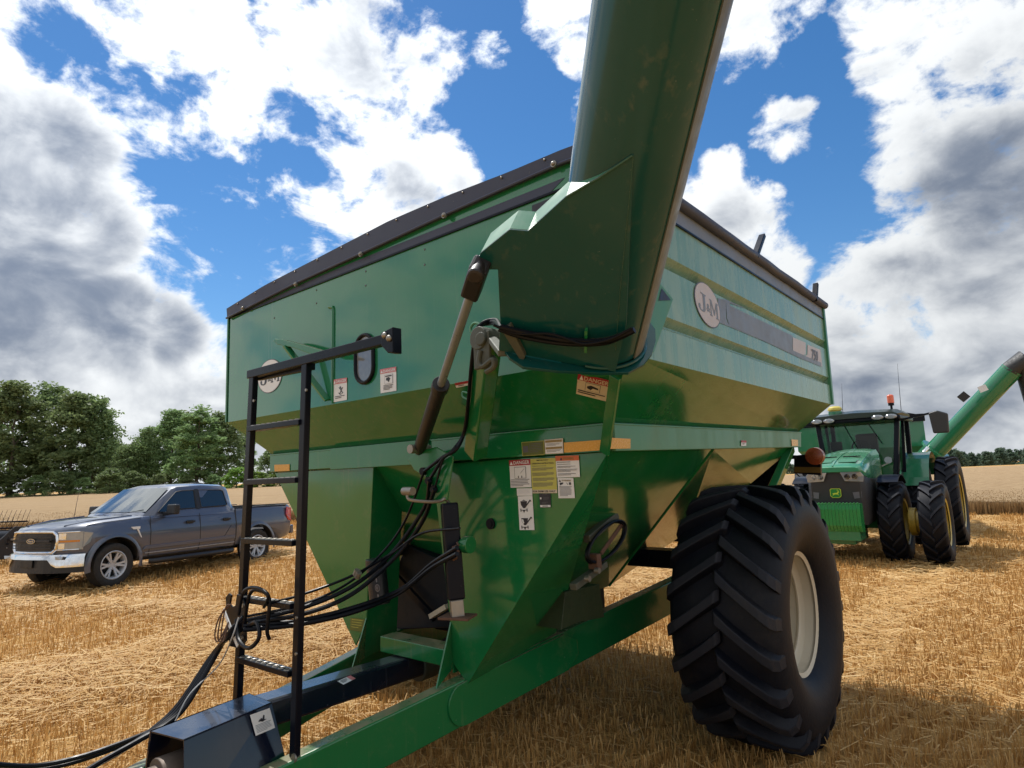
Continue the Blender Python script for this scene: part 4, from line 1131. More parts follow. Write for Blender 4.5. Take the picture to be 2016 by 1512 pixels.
# --- hydraulic gate control on the side of the hopper
gc = empty('gate_control', (0, 0, 0), cart)
xg = -.75
mb = MB(); mb.bar(onX(1155, 1062, xg), onX(1212, 1014, xg), .05, .05); mb.bar(onX(1128, 1156, xg), onX(1190, 1110, xg), .05, .04); mb.build('gate_bar', DIRTY, gc, bevel=.005)
lp_ = [onX(1195+45*math.cos(t_)*.72+ (-math.sin(t_))*26*.7, 1066-45*math.cos(t_)*.85-(math.sin(t_))*26*.95*.6, xg+.05) for t_ in np.linspace(0, 2*math.pi*1.04, 26)]
mb = MB(); mb.tube(lp_, .010, 8); mb.tube([p+V((-.03, .02, -.01)) for p in lp_], .009, 8); mb.build('hose_coil', HOSE, gc)
mb = MB(); mb.bar(onX(1172, 1120, xg+.03), onX(1170, 1090, xg+.03), .07, .05); mb.bar(onX(1183, 1090, xg+.02), onX(1226, 1030, xg+.02), .012, .03); mb.build('gate_clevis', RUST, gc, bevel=.004)
mb = MB(); 
for u, v in ((1172, 1123), (1153, 1139)): p = onX(u, v, xg+.05); mb.cyl(p, p+V((.03, 0, 0)), .018, 10)
mb.build('gate_bolts', STEEL, gc)
mb = MB(); q = [onX(u, v, xg-.25) for u, v in ((1113, 1165), (1180, 1150), (1190, 1215), (1140, 1225), (1105, 1240))]; mb.prism(q, (-.25, 0, 0)); mb.build('gate_guide', simple('shaded_green', (.02, .035, .012), .6, var=.4), gc, bevel=.004)  # dark olive puts shade and ground reflection into the green
# --- rear light bracket
rlx = empty('rear_light_bracket', (0, 0, 0), cart)
yy_ = LY+.05
mb = MB(); mb.prism([onY(u, v, yy_) for u, v in ((1563, 897), (1598, 893), (1616, 903), (1616, 936), (1563, 932))], (0, .05, 0)); mb.bar(onY(1553, 900, yy_), onY(1568, 900, yy_), .04, .04); mb.build('lamp_plate', BLACK, rlx, bevel=.004)
mb = MB(); c = onY(1605, 898, yy_-.05); mb.lathe([(-.05, 0), (-.05, .075), (-.02, .088), (.04, .085), (.05, .06), (.055, 0)], 24, mat=Matrix.Translation(c) @ Matrix.Rotation(R(90), 4, 'Z') @ Matrix.Rotation(math.pi, 4, 'Z')); mb.build('amber_lamp', simple('amber_lens', (.22, .05, .02), .25, var=.2), rlx)
mb = MB(); mb.prism([onY(u, v, yy_-.006) for u, v in ((1564, 919), (1615.5, 920), (1615.5, 931), (1564, 930))], (0, .004, 0)); mb.build('reflector_strip', simple('gold_strip', (.13, .075, .012), .4), rlx)

# ------------------------------------------------------------------ decals on the cart
def dec(px, y_=None, x_=None, lift=.003, pl=None):
    if pl: q = [onP(u, v, *pl) for u, v in px]
    else: q = [onY(u, v, y_) if x_ is None else onX(u, v, x_) for u, v in px]
    return Decal(q, lift)
sc_ = lambda L, ox, oy, s: [(ox+a/s, oy+b/s) for a, b in L]
def box_at(cx, cy, rx, ry, y_=None, x_=None):
    if x_ is None:
        c = onY(cx, cy, y_); r1 = abs(onY(cx+rx, cy, y_).x-onY(cx-rx, cy, y_).x)/2; h = abs(onY(cx, cy-ry, y_).z-onY(cx, cy+ry, y_).z)/2
        return [c+V((-r1, 0, h)), c+V((r1, 0, h)), c+V((r1, 0, -h)), c+V((-r1, 0, -h))]
    c = onX(cx, cy, x_); r1 = abs(onX(cx+rx, cy, x_).y-onX(cx-rx, cy, x_).y)/2
    return c, r1
jm_badge(box_at(531.5, 740.5, 24, 33, -.001), WHITE, DKDECAL, GREYDK).build('maker_badge', cart)
d = dec([(656.8, 747.6), (683.9, 743.5), (683.6, 787.2), (657.2, 792.1)], -.001)
d.rect(0, 0, 1, 1, WHITE).rect(0, 0, 1, .22, PINK, 1).tri(.04, .04, .16, .15, WHITE).text('DANGER', .22, .05, .97, .18, WHITE)
for a, b, c_, e_ in ((.40, .38, .66, .66), (.66, .40, .44, .68), (.36, .62, .50, .72), (.5, .72, .70, .64), (.47, .34, .55, .46)):
    d.poly([(a, b), (a+.07, b), (c_+.07, e_), (c_, e_)], DKDECAL)
d.lines(.15, .76, .85, .9, 2, GREYDK); d.build('danger_sticker', cart)
d = dec([(748.9, 727.5), (780.8, 721.9), (781.1, 769.2), (749.9, 774.4)], -.001)
d.rect(0, 0, 1, 1, WHITE).rect(0, 0, 1, .2, PINK, 1).tri(.04, .04, .15, .13, WHITE).text('DANGER', .21, .05, .96, .17, WHITE)
d.rect(.28, .27, .80, .66, GREYDK, 1).rect(.30, .28, .78, .65, WHITE, 2).rect(.34, .31, .74, .36, DKDECAL, 3).poly([(.4, .4), (.6, .38), (.5, .54), (.38, .5)], DKDECAL, 3).poly([(.55, .4), (.66, .44), (.56, .6), (.5, .56)], DKDECAL, 3)
d.lines(.2, .70, .82, .92, 4, GREYDK); d.build('danger_sticker', cart)
npl = (A1-V((0, 0, ZB))).cross(V((1, 0, 0))).normalized(); pls = ((-1, 0, ZB), tuple(npl))
d = dec([(1139, 733), (1203, 748), (1194, 789), (1135, 774)], pl=pls, lift=.006)
d.rect(0, 0, 1, 1, CREAMDEC).rect(0, 0, 1, .30, RED, 1).tri(.06, .05, .13, .22, WHITE).text('DANGER', .21, .07, .97, .26, CREAMDEC)
d.rect(.27, .33, .75, .70, GREYDK, 1).rect(.285, .345, .735, .685, CREAMDEC, 2).poly([(.33, .5), (.45, .42), (.68, .48), (.70, .56), (.52, .54), (.46, .64), (.34, .58)], DKDECAL, 3)
d.lines(.05, .75, .95, .93, 2, DKDECAL, th=.45); d.build('danger_sticker', cart)
d = dec([(895.5, 753.5), (925, 748), (926, 757), (899, 763)], pl=pls, lift=.004); d.rect(0, 0, 1, 1, WHITE).rect(0, 0, 1, .5, RED, 1).lines(.2, .6, .8, .9, 1, GREYDK); d.build('danger_sticker', cart)
Z = lambda *L: sc_(L, 980, 850, 7.2)
yp = YP-.001
d = dec(Z((165, 405), (465, 385), (483, 785), (188, 793)), yp)
d.rect(0, 0, 1, 1, WHITE).rect(0, 0, 1, .21, RED, 1).tri(.03, .05, .15, .13, WHITE).text('DANGER', .21, .04, .96, .17, WHITE)
d.rect(.23, .26, .78, .68, GREYDK, 1).rect(.25, .275, .76, .665, WHITE, 2).rect(.40, .58, .44, .66, DKDECAL, 3).rect(.56, .58, .60, .66, DKDECAL, 3).poly([(.5, .5), (.52, .5), (.72, .33), (.7, .33)], GREYDK, 3)
d.lines(.04, .71, .94, .98, 5, GREYDK, th=.35); d.build('danger_sticker', cart)
d = dec(Z((470, 385), (828, 370), (850, 868), (500, 872)), yp, lift=.0045)
d.rect(0, 0, 1, 1, CREAMDEC).rect(0, 0, 1, .9, YELLOW, 1).text('IMPORTANT', .25, .03, .72, .07, DKDECAL).text('OPERATING INSTRUCTIONS', .05, .12, .92, .165, DKDECAL)
for y0, y1, n_ in ((.21, .24, 1), (.27, .36, 3), (.41, .51, 4), (.56, .66, 4), (.70, .82, 5)): d.lines(.05, y0, .93, y1, n_, GREYDK, 2, .4, n_)
d.text('FOR FARM USE ONLY', .03, .92, .94, .975, DKDECAL); d.build('instruction_sticker', cart)
d = dec(Z((822, 345), (1155, 335), (1172, 640), (845, 650)), yp, lift=.0045)
d.rect(0, 0, 1, 1, WHITE).rect(.0, .0, 1, .23, ORANGE, 1).tri(.2, .06, .1, .14, DKDECAL).text('WARNING', .32, .06, .78, .19, BROWN)
for y0, y1, n_ in ((.28, .34, 1), (.38, .43, 1), (.48, .57, 2), (.62, .76, 3), (.82, .93, 2)): d.lines(.06, y0, .94, y1, n_, GREYDK, 2, .4, n_)
d.build('warning_sticker', cart)
d = dec(Z((850, 655), (1075, 655), (1098, 940), (865, 942)), yp)
d.rect(0, 0, 1, 1, WHITE).tri(.08, .08, .15, .11, DKDECAL).text('WARNING', .26, .08, .86, .17, BROWN).poly([(.12, .24), (.36, .22), (.34, .3), (.14, .36)], DKDECAL).poly([(.55, .24), (.58, .24), (.66, .34), (.63, .34)], DKDECAL).rect(.72, .22, .84, .34, DKDECAL, 2)
d.lines(.1, .42, .88, .92, 9, GREYDK, th=.35); d.build('warning_sticker', cart)
d = dec(Z((272, 803), (490, 800), (495, 905), (278, 908)), yp); d.rect(0, 0, 1, 1, WHITE).lines(.1, .1, .9, .9, 5, PALEPINK, 1, .2); d.build('blank_sticker', cart)
d = dec(Z((288, 915), (495, 908), (525, 1392), (315, 1392)), yp); d.rect(0, 0, 1, 1, WHITE)
for oy, full in ((.12, 1), (.62, 0)):
    S_ = lambda L: [(x_, oy+y_) for x_, y_ in L]
    d.poly(S_([(.16, .03), (.62, .03), (.58, .14), (.42, .24), (.34, .24), (.20, .14)]), DKDECAL, 1)
    if not full: d.poly(S_([(.2, .06), (.3, .07), (.36, .17), (.3, .2), (.22, .13)]), WHITE, 2)
    else: d.poly(S_([(.26, .02), (.4, -.015), (.54, .02)]), GREYDK, 1)
    d.poly(S_([(.40, .23), (.46, .24), (.86, .02), (.80, .0)]), DKDECAL, 2).poly(S_([(.78, -.01), (.88, .0), (.92, .05), (.86, .04)]), DKDECAL, 2)
    d.rect(.14, oy+.25, .20, oy+.34, DKDECAL, 1).rect(.56, oy+.25, .62, oy+.34, DKDECAL, 1).rect(.14, oy+.285, .62, oy+.305, DKDECAL, 1).poly(S_([(.30, .3), (.46, .3), (.38, .38)]), DKDECAL, 1)
d.build('pictogram_sticker', cart)
d = dec(Z((588, 878), (752, 875), (758, 1072), (605, 1075)), yp)
d.rect(0, 0, 1, 1, DKDECAL).text('Owners', .3, .03, .75, .11, GREYDK).lines(.35, .25, .9, .5, 4, GREYDK, 1, .4).rect(.06, .27, .2, .4, WHITE, 1).lines(.2, .6, .8, .74, 2, GREYDK, 1).rect(.03, .82, .97, .97, WHITE, 1).rect(.25, .87, .75, .92, DKDECAL, 2); d.build('black_sticker', cart)
yr_ = YI-.031
d = dec(Z((345, 150), (662, 125), (672, 325), (358, 345)), yr_, lift=.006); d.rect(0, 0, 1, 1, YELLOW).rect(.02, .03, .98, .97, OLIVE, 1).rect(.06, .3, .3, .75, GREYDK, 2).rect(.36, .2, .39, .8, GREYDK, 2).lines(.42, .15, .92, .85, 6, GREYDK, 2, .35); d.build('rail_sticker', cart)
d = dec(Z((672, 115), (935, 93), (943, 305), (685, 318)), yr_, lift=.008); d.rect(0, 0, 1, 1, CREAMDEC).rect(.03, .04, .97, .96, WHITE, 1).rect(.05, .06, .95, .22, BROWN, 2).lines(.1, .28, .9, .48, 3, GREYDK, 2, .35).rect(.05, .53, .95, .68, BROWN, 2).lines(.1, .73, .9, .9, 3, GREYDK, 2, .35); d.build('rail_sticker', cart)
d = dec(Z((945, 155), (1485, 115), (1503, 260), (950, 297)), yr_, lift=.006); d.rect(0, 0, 1, 1, AMBER); d.build('amber_reflector', cart)
d = dec([(541, 915), (571, 914), (571, 927), (541.6, 928)], yr_, lift=.005); d.rect(0, 0, 1, 1, AMBER); d.build('amber_reflector', cart)
xr_ = XI+.031
d = dec([(1201, 862), (1239.5, 864), (1239.5, 883), (1199, 884)], x_=xr_, lift=.006); d.rect(0, 0, 1, 1, AMBER); d.build('amber_reflector', cart)
d = dec([(1557, 865), (1570, 866), (1570, 878), (1558, 878)], x_=xr_, lift=.005); d.rect(0, 0, 1, 1, AMBER); d.build('amber_reflector', cart)
d = dec([(1458, 867), (1468, 867.5), (1468, 878), (1458, 878)], x_=xr_, lift=.005); d.rect(0, 0, 1, 1, WHITE).rect(0, 0, 1, .4, RED, 1).lines(.2, .5, .8, .8, 2, GREYDK); d.build('small_sticker', cart)
d = dec([(691, 1216), (719, 1219), (716, 1244), (689.5, 1240)], yp); d.rect(0, 0, 1, 1, OLIVE).lines(.1, .1, .9, .9, 4, YELLOW, 1, .2); d.build('leg_sticker', cart)
gn = (gt[2]-gt[1]).cross(lowR[0]-gt[1]).normalized()
d = dec([(491, 1408), (530, 1394), (540.5, 1433), (502.6, 1449)], pl=(tuple(gt[1]), tuple(gn)), lift=.004)
d.rect(0, 0, 1, 1, WHITE).poly([(.28, .42), (.4, .34), (.46, .42), (.36, .46)], DKDECAL).poly([(.44, .3), (.52, .36), (.6, .2), (.66, .24), (.6, .42), (.72, .44), (.5, .5), (.4, .46)], DKDECAL).lines(.1, .56, .9, .94, 6, LILAC, 1, .35); d.build('warning_sticker', cart)
d = dec([(664, 1343), (690, 1332), (700, 1338), (676, 1350)], pl=((-2.06, -.2, zt_+.03), (0, .04, 1)), lift=.006); d.rect(0, 0, 1, 1, WHITE).rect(.7, 0, 1, 1, PINK, 1).lines(.1, .2, .6, .8, 3, GREYDK, 1); d.build('small_sticker', cart)
# side wall badge and stripes
c, r1 = box_at(1392.5, 601, 24.5, 0, x_=.002)
hz_ = abs(onX(1392, 561, 0).z-onX(1394, 643, 0).z)/2
Q4 = [c+V((0, -r1*.98, hz_+.02)), c+V((0, r1*.98, hz_-.02)), c+V((0, r1*.98, -hz_-.02)), c+V((0, -r1*.98, -hz_+.02))]
jm_badge(Q4, PALEPINK, LILAC, GREYDK).build('maker_badge', cart)
def sidepoly(px, mat, name, lift):
    mb = MB(); mb.poly([onX(u, v, lift) for u, v in px]); return mb.build(name, mat, cart, fix=False)
sp = [sidepoly([(1413, 588), (1429.5, 594.5), (1431, 626), (1436, 640), (1590, 711), (1617, 722), (1617, 714), (1588, 702), (1440, 634), (1436, 628), (1437, 597), (1470, 608), (1430, 590)], LILAC, 'stripe_decal', .0035)]
S7 = lambda *L: sc_(L, 1340, 540, 6.72)
sidepoly(S7((490, 310), (600, 365), (600, 560), (610, 615), (640, 665), (1620, 1130), (1840, 1200), (1840, 1180), (1480, 1045), (640, 690), (510, 640), (505, 470)), LILAC, 'stripe_decal', .003)
sidepoly(S7((622, 400), (1390, 770), (1480, 812), (1480, 1015), (700, 655), (640, 610), (622, 560)), LILAC, 'stripe_decal', .003)
sidepoly(S7((1485, 832), (1655, 905), (1655, 1055), (1630, 1068), (1485, 1015)), PALEPINK, 'stripe_decal', .003)
sidepoly(S7((1680, 930), (1850, 1000), (1876, 1222), (1560, 1085), (1480, 1050), (1490, 1040), (1640, 1085), (1676, 1062)), PALEPINK, 'stripe_decal', .0032)
d = dec(S7((1728, 985), (1812, 1020), (1815, 1155), (1732, 1125)), x_=.004); d.text('750', 0, 0, 1, 1, GREYDK, 1); d.build('model_number', cart)
# ------------------------------------------------------------------ pickup truck
# local frame: +X forward (front axle at 0, rear axle at -3.68), +Y its left, Z up
gA = atD(222, 1154, 11.9); gB = atD(506, 1107, 15.3)
TPITCH = math.atan2(gA.z-gB.z, (gA-gB).length); TZ = (gA.z+gB.z)/2
hd = (gA-gB); hd.z = 0; hd.normalize(); lf = V((-hd.y, hd.x, 0))
org = gA-lf*.98; TS = (V((gA.x-gB.x, gA.y-gB.y, 0))).length/3.68; print('TS', TS, TZ, TPITCH, org)
truck = empty('pickup_truck', (org.x, org.y, gA.z-.02))
truck.rotation_euler = (0, -TPITCH, math.atan2(hd.y, hd.x)); truck.scale = (TS, TS, TS)
tag(truck, 'grey crew cab pickup truck with chrome bumper parked on the stubble', 'pickup truck')
def carpaint(name, c):
    m, nt, b = newmat(name); v = objvec(nt)
    n = noise(nt, 400, 2, .5, v)
    nt.links.new(mixc(nt, n, tuple(x*.8 for x in c), tuple(x*1.25 for x in c)), b.inputs['Base Color'])
    b.inputs['Metallic'].default_value = .15; b.inputs['Roughness'].default_value = .36
    b.inputs['Coat Weight'].default_value = 1.; b.inputs['Coat Roughness'].default_value = .03
    return m
TGREY = carpaint('grey_car_paint', (.072, .088, .132))
GLASS = simple('dark_window_glass', (.010, .014, .016), .03, var=.1, spec=.8, coat=.5)
WGLASS = simple('windscreen_glass', (.03, .045, .05), .03, var=.1, spec=1.0, coat=1.)
PLASTIC = simple('black_trim', (.012, .012, .014), .45, var=.2)
TYRE2 = simple('car_tyre', (.018, .017, .016), .75, var=.3, scale=8)
ALLOY = simple('alloy_wheel', (.50, .52, .56), .35, metal=.25, var=.08)
LAMPG = simple('lamp_glass', (.30, .33, .37), .08, metal=.25, var=.2, scale=14, coat=1.)
TAIL = simple('tail_lamp', (.45, .01, .03), .15, var=.2, coat=1.)
def section(X, w0, w1, w2, w3, zt, zb=.50, crown=.03, tz_=None):
    """half outline (y,z) of the lower body, bottom to top centre"""
    zs = zt-.06 if tz_ is None else tz_
    return [(0, zb), (w0*.93, zb), (w0, zb+.05), (w1, .72), (w2, .96), (w2-.005, 1.02), (w3, zs-.06), (w3-.02, zs), (w3-.07, zt-.015), (w3*.6, zt+crown*.5), (0, zt+crown)]
def loft(secs, name, mat, parent, close=True):
    mb = MB(); n = len(secs[0][1]); full = []
    for X, s_ in secs:
        full.append([V((X, y_, z_)) for y_, z_ in s_]+[V((X, -y_, z_)) for y_, z_ in s_[-2:0:-1]])
    m_ = len(full[0])
    for a, b in zip(full, full[1:]):
        for j in range(m_): mb.add([a[j], a[(j+1) % m_], b[(j+1) % m_], b[j]], [(0, 1, 2, 3)], 0, True)
    if close:
        for e_ in (full[0], full[-1]): mb.add(e_, [tuple(range(m_))])
    return mb
secs = [(.87, section(0, .38, .40, .41, .38, 1.10, .64, .01)), (.83, section(0, .56, .58, .58, .56, 1.125, .62, .015)), (.76, section(0, .72, .745, .745, .72, 1.15, .60, .02)), (.66, section(0, .84, .87, .87, .84, 1.18, .58, .025)), (.54, section(0, .91, .955, .955, .91, 1.20, .54, .03)), (.42, section(0, .94, .985, .985, .93, 1.22, .52, .035)),
        (.2, section(0, .95, 1., 1., .94, 1.25, .48, .04)),
        (-.3, section(0, .95, 1.0, 1.0, .945, 1.28, .46, .04)), (-.62, section(0, .95, 1.0, 1.0, .95, 1.305, .45, .03)), (-.8, section(0, .95, 1., 1., .95, 1.30, .45, .0)), (-1.8, section(0, .95, 1., 1., .95, 1.31, .45, 0)), (-2.93, section(0, .95, 1., 1., .95, 1.34, .45, 0)),
        (-2.965, section(0, .95, 1., 1., .95, 1.38, .47, 0)), (-3.7, section(0, .95, 1.005, 1.0, .95, 1.385, .47, 0)), (-4.5, section(0, .95, 1., .995, .945, 1.39, .50, 0)), (-4.80, section(0, .93, .985, .98, .935, 1.39, .55, 0)), (-4.84, section(0, .90, .96, .955, .92, 1.38, .58, 0))]
body = loft(secs, 'b', TGREY, truck).build('body', [TGREY, PLASTIC], truck)
def cutter(mb): return mb.build('cutter', PLASTIC, truck)
def boolean(o, cut_):
    md = o.modifiers.new('cut', 'BOOLEAN'); md.operation = 'DIFFERENCE'; md.object = cut_; md.solver = 'EXACT'
    bpy.context.view_layer.update()
    dg = bpy.context.evaluated_depsgraph_get(); me = bpy.data.meshes.new_from_object(o.evaluated_get(dg))
    o.modifiers.clear(); old = o.data; o.data = me; bpy.data.objects.remove(cut_)
for X in (0, -3.68):
    for s_ in (1, -1):
        mb = MB(); mb.cyl((X, s_*.66, .44), (X, s_*1.2, .44), .50, 32); boolean(body, cutter(mb))
mb = MB(); mb.box((-3.88, 0, 1.25), (1.78, 1.66, .9)); boolean(body, cutter(mb))
# flared arch lips
for X in (0, -3.68):
    mb = MB()
    pts = [V((X+.535*math.cos(t_), .985, .44+.535*math.sin(t_))) for t_ in np.linspace(R(-12), R(192), 22)]
    for s_ in (1, -1):
        mb = MB(); p2 = [V((p.x, p.y*s_, p.z)) for p in pts]
        for a, b in zip(p2, p2[1:]):
            c_ = V((X, 0, .44)); ra = (a-c_); rb = (b-c_); ra.y = rb.y = 0; ra.normalize(); rb.normalize()
            mb.add([a-ra*.045+V((0, s_*.03, 0)), b-rb*.045+V((0, s_*.03, 0)), b+V((0, s_*.028, 0)), a+V((0, s_*.028, 0)), b+rb*.05, a+ra*.05], [(0, 1, 2, 3), (3, 2, 4, 5)], 0, True)
        mb.build('wheel_arch', TGREY, truck)
# cab
roof = [(-1.42, .62, 1.90), (-1.9, .66, 1.955), (-2.5, .66, 1.96), (-2.86, .64, 1.92)]
def cab_sec(X, wb, zb, wt, zt): return [(0, zb), (wb, zb), (wb-.02, zb+.03), (wt+.07, zt-.10), (wt+.03, zt-.035), (wt-.06, zt-.005), (wt*.5, zt+.02), (0, zt+.025)]
cs = [(-.60, cab_sec(0, .93, 1.24, .80, 1.31)), (-.66, cab_sec(0, .93, 1.24, .80, 1.35)), (-1.36, cab_sec(0, .945, 1.24, .70, 1.86)), (-1.5, cab_sec(0, .945, 1.24, .70, 1.905)), (-2.1, cab_sec(0, .945, 1.24, .71, 1.935)), (-2.72, cab_sec(0, .945, 1.24, .70, 1.915)), (-2.86, cab_sec(0, .945, 1.24, .69, 1.87)), (-2.965, cab_sec(0, .94, 1.24, .74, 1.55)), (-2.97, cab_sec(0, .935, 1.24, .8, 1.40))]
loft(cs, 'c', TGREY, truck).build('cab', TGREY, truck)
# glass: side panes lie on the cab side (tumblehome)
def sidey(z): return .925+(.77-.925)*(z-1.27)/(1.815-1.27)+.006
def sp_(x_, z_, s_=1, o=0.0): return V((x_, s_*(sidey(z_)+o), z_))
fr_win = [(-.98, 1.33), (-1.20, 1.335), (-1.40, 1.355), (-1.58, 1.40), (-1.92, 1.42), (-1.93, 1.79), (-1.62, 1.79), (-1.46, 1.765), (-1.30, 1.66)]
fr_win = [(-.92, 1.36), (-1.12, 1.345), (-1.26, 1.345), (-1.36, 1.395), (-1.88, 1.405), (-1.89, 1.795), (-1.58, 1.79), (-1.42, 1.765)]
rr_win = [(-2.02, 1.41), (-2.70, 1.425), (-2.76, 1.45), (-2.70, 1.76), (-2.62, 1.79), (-2.01, 1.80)]
for s_ in (1, -1):
    for nm, wn in (('front_window', fr_win), ('rear_window', rr_win)):
        mb = MB(); mb.prism([sp_(x_, z_, s_) for x_, z_ in wn], (0, s_*.004, 0)); mb.build(nm, GLASS, truck)
        mb = MB(); L = [sp_(x_, z_, s_, .008) for x_, z_ in wn]; mb.tube(L+[L[0], L[1]], .011, 5, caps=False); mb.build('window_seal', PLASTIC, truck)
    mb = MB(); mb.prism([sp_(x_, z_, s_, .006) for x_, z_ in ((-1.90, 1.38), (-2.0, 1.385), (-2.0, 1.82), (-1.90, 1.815))], (0, s_*.006, 0)); mb.build('door_pillar', PLASTIC, truck)
mb = MB(); W_ = [(-.71, .80, 1.365), (-1.345, .655, 1.845)]
pts = []
for i in range(13):
    t_ = -1+2*i/12; pts.append((V((-.71-.06*t_*t_+.05, .83*t_, 1.365)), V((-1.345-.04*t_*t_+.04, .68*t_, 1.845))))
for a, b in zip(pts, pts[1:]): mb.add([a[0]+V((.012, 0, .012)), b[0]+V((.012, 0, .012)), b[1]+V((.012, 0, .012)), a[1]+V((.012, 0, .012))], [(0, 1, 2, 3)], 0, True)
mb.build('windscreen', WGLASS, truck, fix=False)
mb = MB(); mb.quad((-2.93, .72, 1.45), (-2.93, -.72, 1.45), (-2.89, -.62, 1.8), (-2.89, .62, 1.8)); mb.xform(Matrix.Translation((-.04, 0, 0))); mb.build('back_window', GLASS, truck, fix=False)
for y_ in (.30, -.25):
    mb = MB(); mb.bar((-.62, y_-.05, 1.335), (-.74, y_+.42, 1.41), .02, .02); mb.build('wiper', PLASTIC, truck)
# front end: grille, lamps, bumper
def fx(y_): return float(np.interp(abs(y_), [0, .40, .58, .745, .87, .955, 1.], [.888, .872, .832, .762, .662, .545, .45]))+.006
def front(y0, y1, z0, z1, dx, mat, name, n=10, th=.02, parent=None):
    mb = MB(); ys_ = np.linspace(y0, y1, n)
    for a, b in zip(ys_, ys_[1:]): mb.prism([V((fx(a)+dx, a, z0)), V((fx(b)+dx, b, z0)), V((fx(b)+dx, b, z1)), V((fx(a)+dx, a, z1))], (-th, 0, 0))
    return mb.build(name, mat, parent or truck)
gr = front(-.56, .56, .745, 1.06, .012, PLASTIC, 'grille', 12)
mb = MB()
for z_ in (.80, .85, .90, .95, 1.0): mb.bar((fx(0)+.02, -.54, z_), (fx(0)+.02, .54, z_), .012, .012)
mb.build('grille_bar', PLASTIC, gr)
mb = MB()
mb.bar((fx(0)+.03, -.5, .93), (fx(0)+.03, .5, .93), .02, .03); mb.build('grille_bar', PLASTIC, gr)
mb = MB()
ring = [V((fx(y_)+.018, y_, z_)) for y_, z_ in ((-.6, .90), (-.585, 1.03), (-.52, 1.085), (0, 1.09), (.52, 1.085), (.585, 1.03), (.6, .90), (.585, .78), (.52, .725), (0, .72), (-.52, .725), (-.585, .78))]
mb.tube(ring+[ring[0], ring[1]], .026, 8, caps=False); mb.build('grille_surround', CHROME, gr)
bd = Decal([V((.935, -.115, .975)), V((.935, .115, .975)), V((.935, .115, .885)), V((.935, -.115, .885))], .002)
bd.n = V((1, 0, 0)); bd.disc(.5, .5, .5, .5, CHROME, 0, 28).disc(.5, .5, .45, .43, simple('badge_blue', (.03, .05, .10), .25), 1, 28)
bd.text('Ford', .22, .30, .78, .72, CHROME, 2, False); bd.build('grille_badge', truck)
for s_ in (1, -1):
    lm = front(.60*s_, .925*s_, .76, 1.085, .014, LAMPG, 'headlight', 8)
    front(.60*s_, .90*s_, .90, .935, .02, simple('lamp_amber', (.55, .20, .03), .2), 'turn_signal', 7, parent=lm)
    front(.62*s_, .74*s_, .95, 1.06, .02, CHROME, 'lamp_reflector', 4, parent=lm)
    front(.62*s_, .72*s_, .78, .88, .02, CHROME, 'lamp_reflector', 4, parent=lm)
    mb = MB()
    for z_ in (.765, 1.08): mb.tube([V((fx(y_)+.016, y_*s_, z_)) for y_ in (.6, .7, .8, .9)], .012, 6)
    mb.build('lamp_bezel', CHROME, lm)
    # lamp wraps round the corner
    mb = MB(); mb.prism([V((.60, s_*.925, .80)), V((.50, s_*.968, .88)), V((.46, s_*.972, 1.05)), V((.60, s_*.925, 1.075))], (0, s_*.012, 0)); mb.build('side_marker', LAMPG, lm)
mb = MB(); prof_ = [(-1.0, .42, .40), (-.99, .60, .62), (-.86, .86, .66), (-.62, .93, .66), (-.5, .95, .60)]
ys_ = np.linspace(-.99, .99, 25)
def bx_(y_): return float(np.interp(abs(y_), [0, .40, .58, .745, .87, .955, 1.], [.888, .872, .832, .762, .672, .575, .50]))+.075
for a, b in zip(ys_, ys_[1:]):
    def zlo(y_): return .46 if abs(y_) > .62 else (.60 if abs(y_) < .5 else .60-.14*(abs(y_)-.5)/.12)
    mb.add([V((bx_(a)+.006, a, zlo(a))), V((bx_(b)+.006, b, zlo(b))), V((bx_(b)+.004, b, .62)), V((bx_(a)+.004, a, .62)), V((bx_(b)-.012, b, .685)), V((bx_(a)-.012, a, .685)), V((bx_(b)-.06, b, .70)), V((bx_(a)-.06, a, .70)), V((bx_(b)-.05, b, zlo(b)-.01)), V((bx_(a)-.05, a, zlo(a)-.01))],
           [(0, 1, 2, 3), (3, 2, 4, 5), (5, 4, 6, 7), (1, 0, 9, 8)], 0, True)
bp = mb.build('front_bumper', CHROME, truck)
mb = MB()
for a, b in zip(ys_, ys_[1:]):
    mb.prism([V((bx_(a)-.012, a*.985, .36)), V((bx_(b)-.012, b*.985, .36)), V((bx_(b)-.02, b*.985, .615)), V((bx_(a)-.02, a*.985, .615))], (-.06, 0, 0))
mb.build('lower_valance', PLASTIC, bp)
mb = MB(); mb.box((.96, -.02, .53), (.02, .33, .14)); mb.build('plate_holder', PLASTIC, bp, bevel=.006)
for s_ in (1, -1):
    mb = MB(); y0 = .70*s_; mb.prism([V((bx_(y0)+.03, y0-.13*s_, .60)), V((bx_(y0)+.028, y0+.10*s_, .60)), V((bx_(y0)+.022, y0+.13*s_, .66)), V((bx_(y0)+.028, y0-.10*s_, .66))], (-.02, 0, 0)); mb.build('fog_lamp', LAMPG, bp)
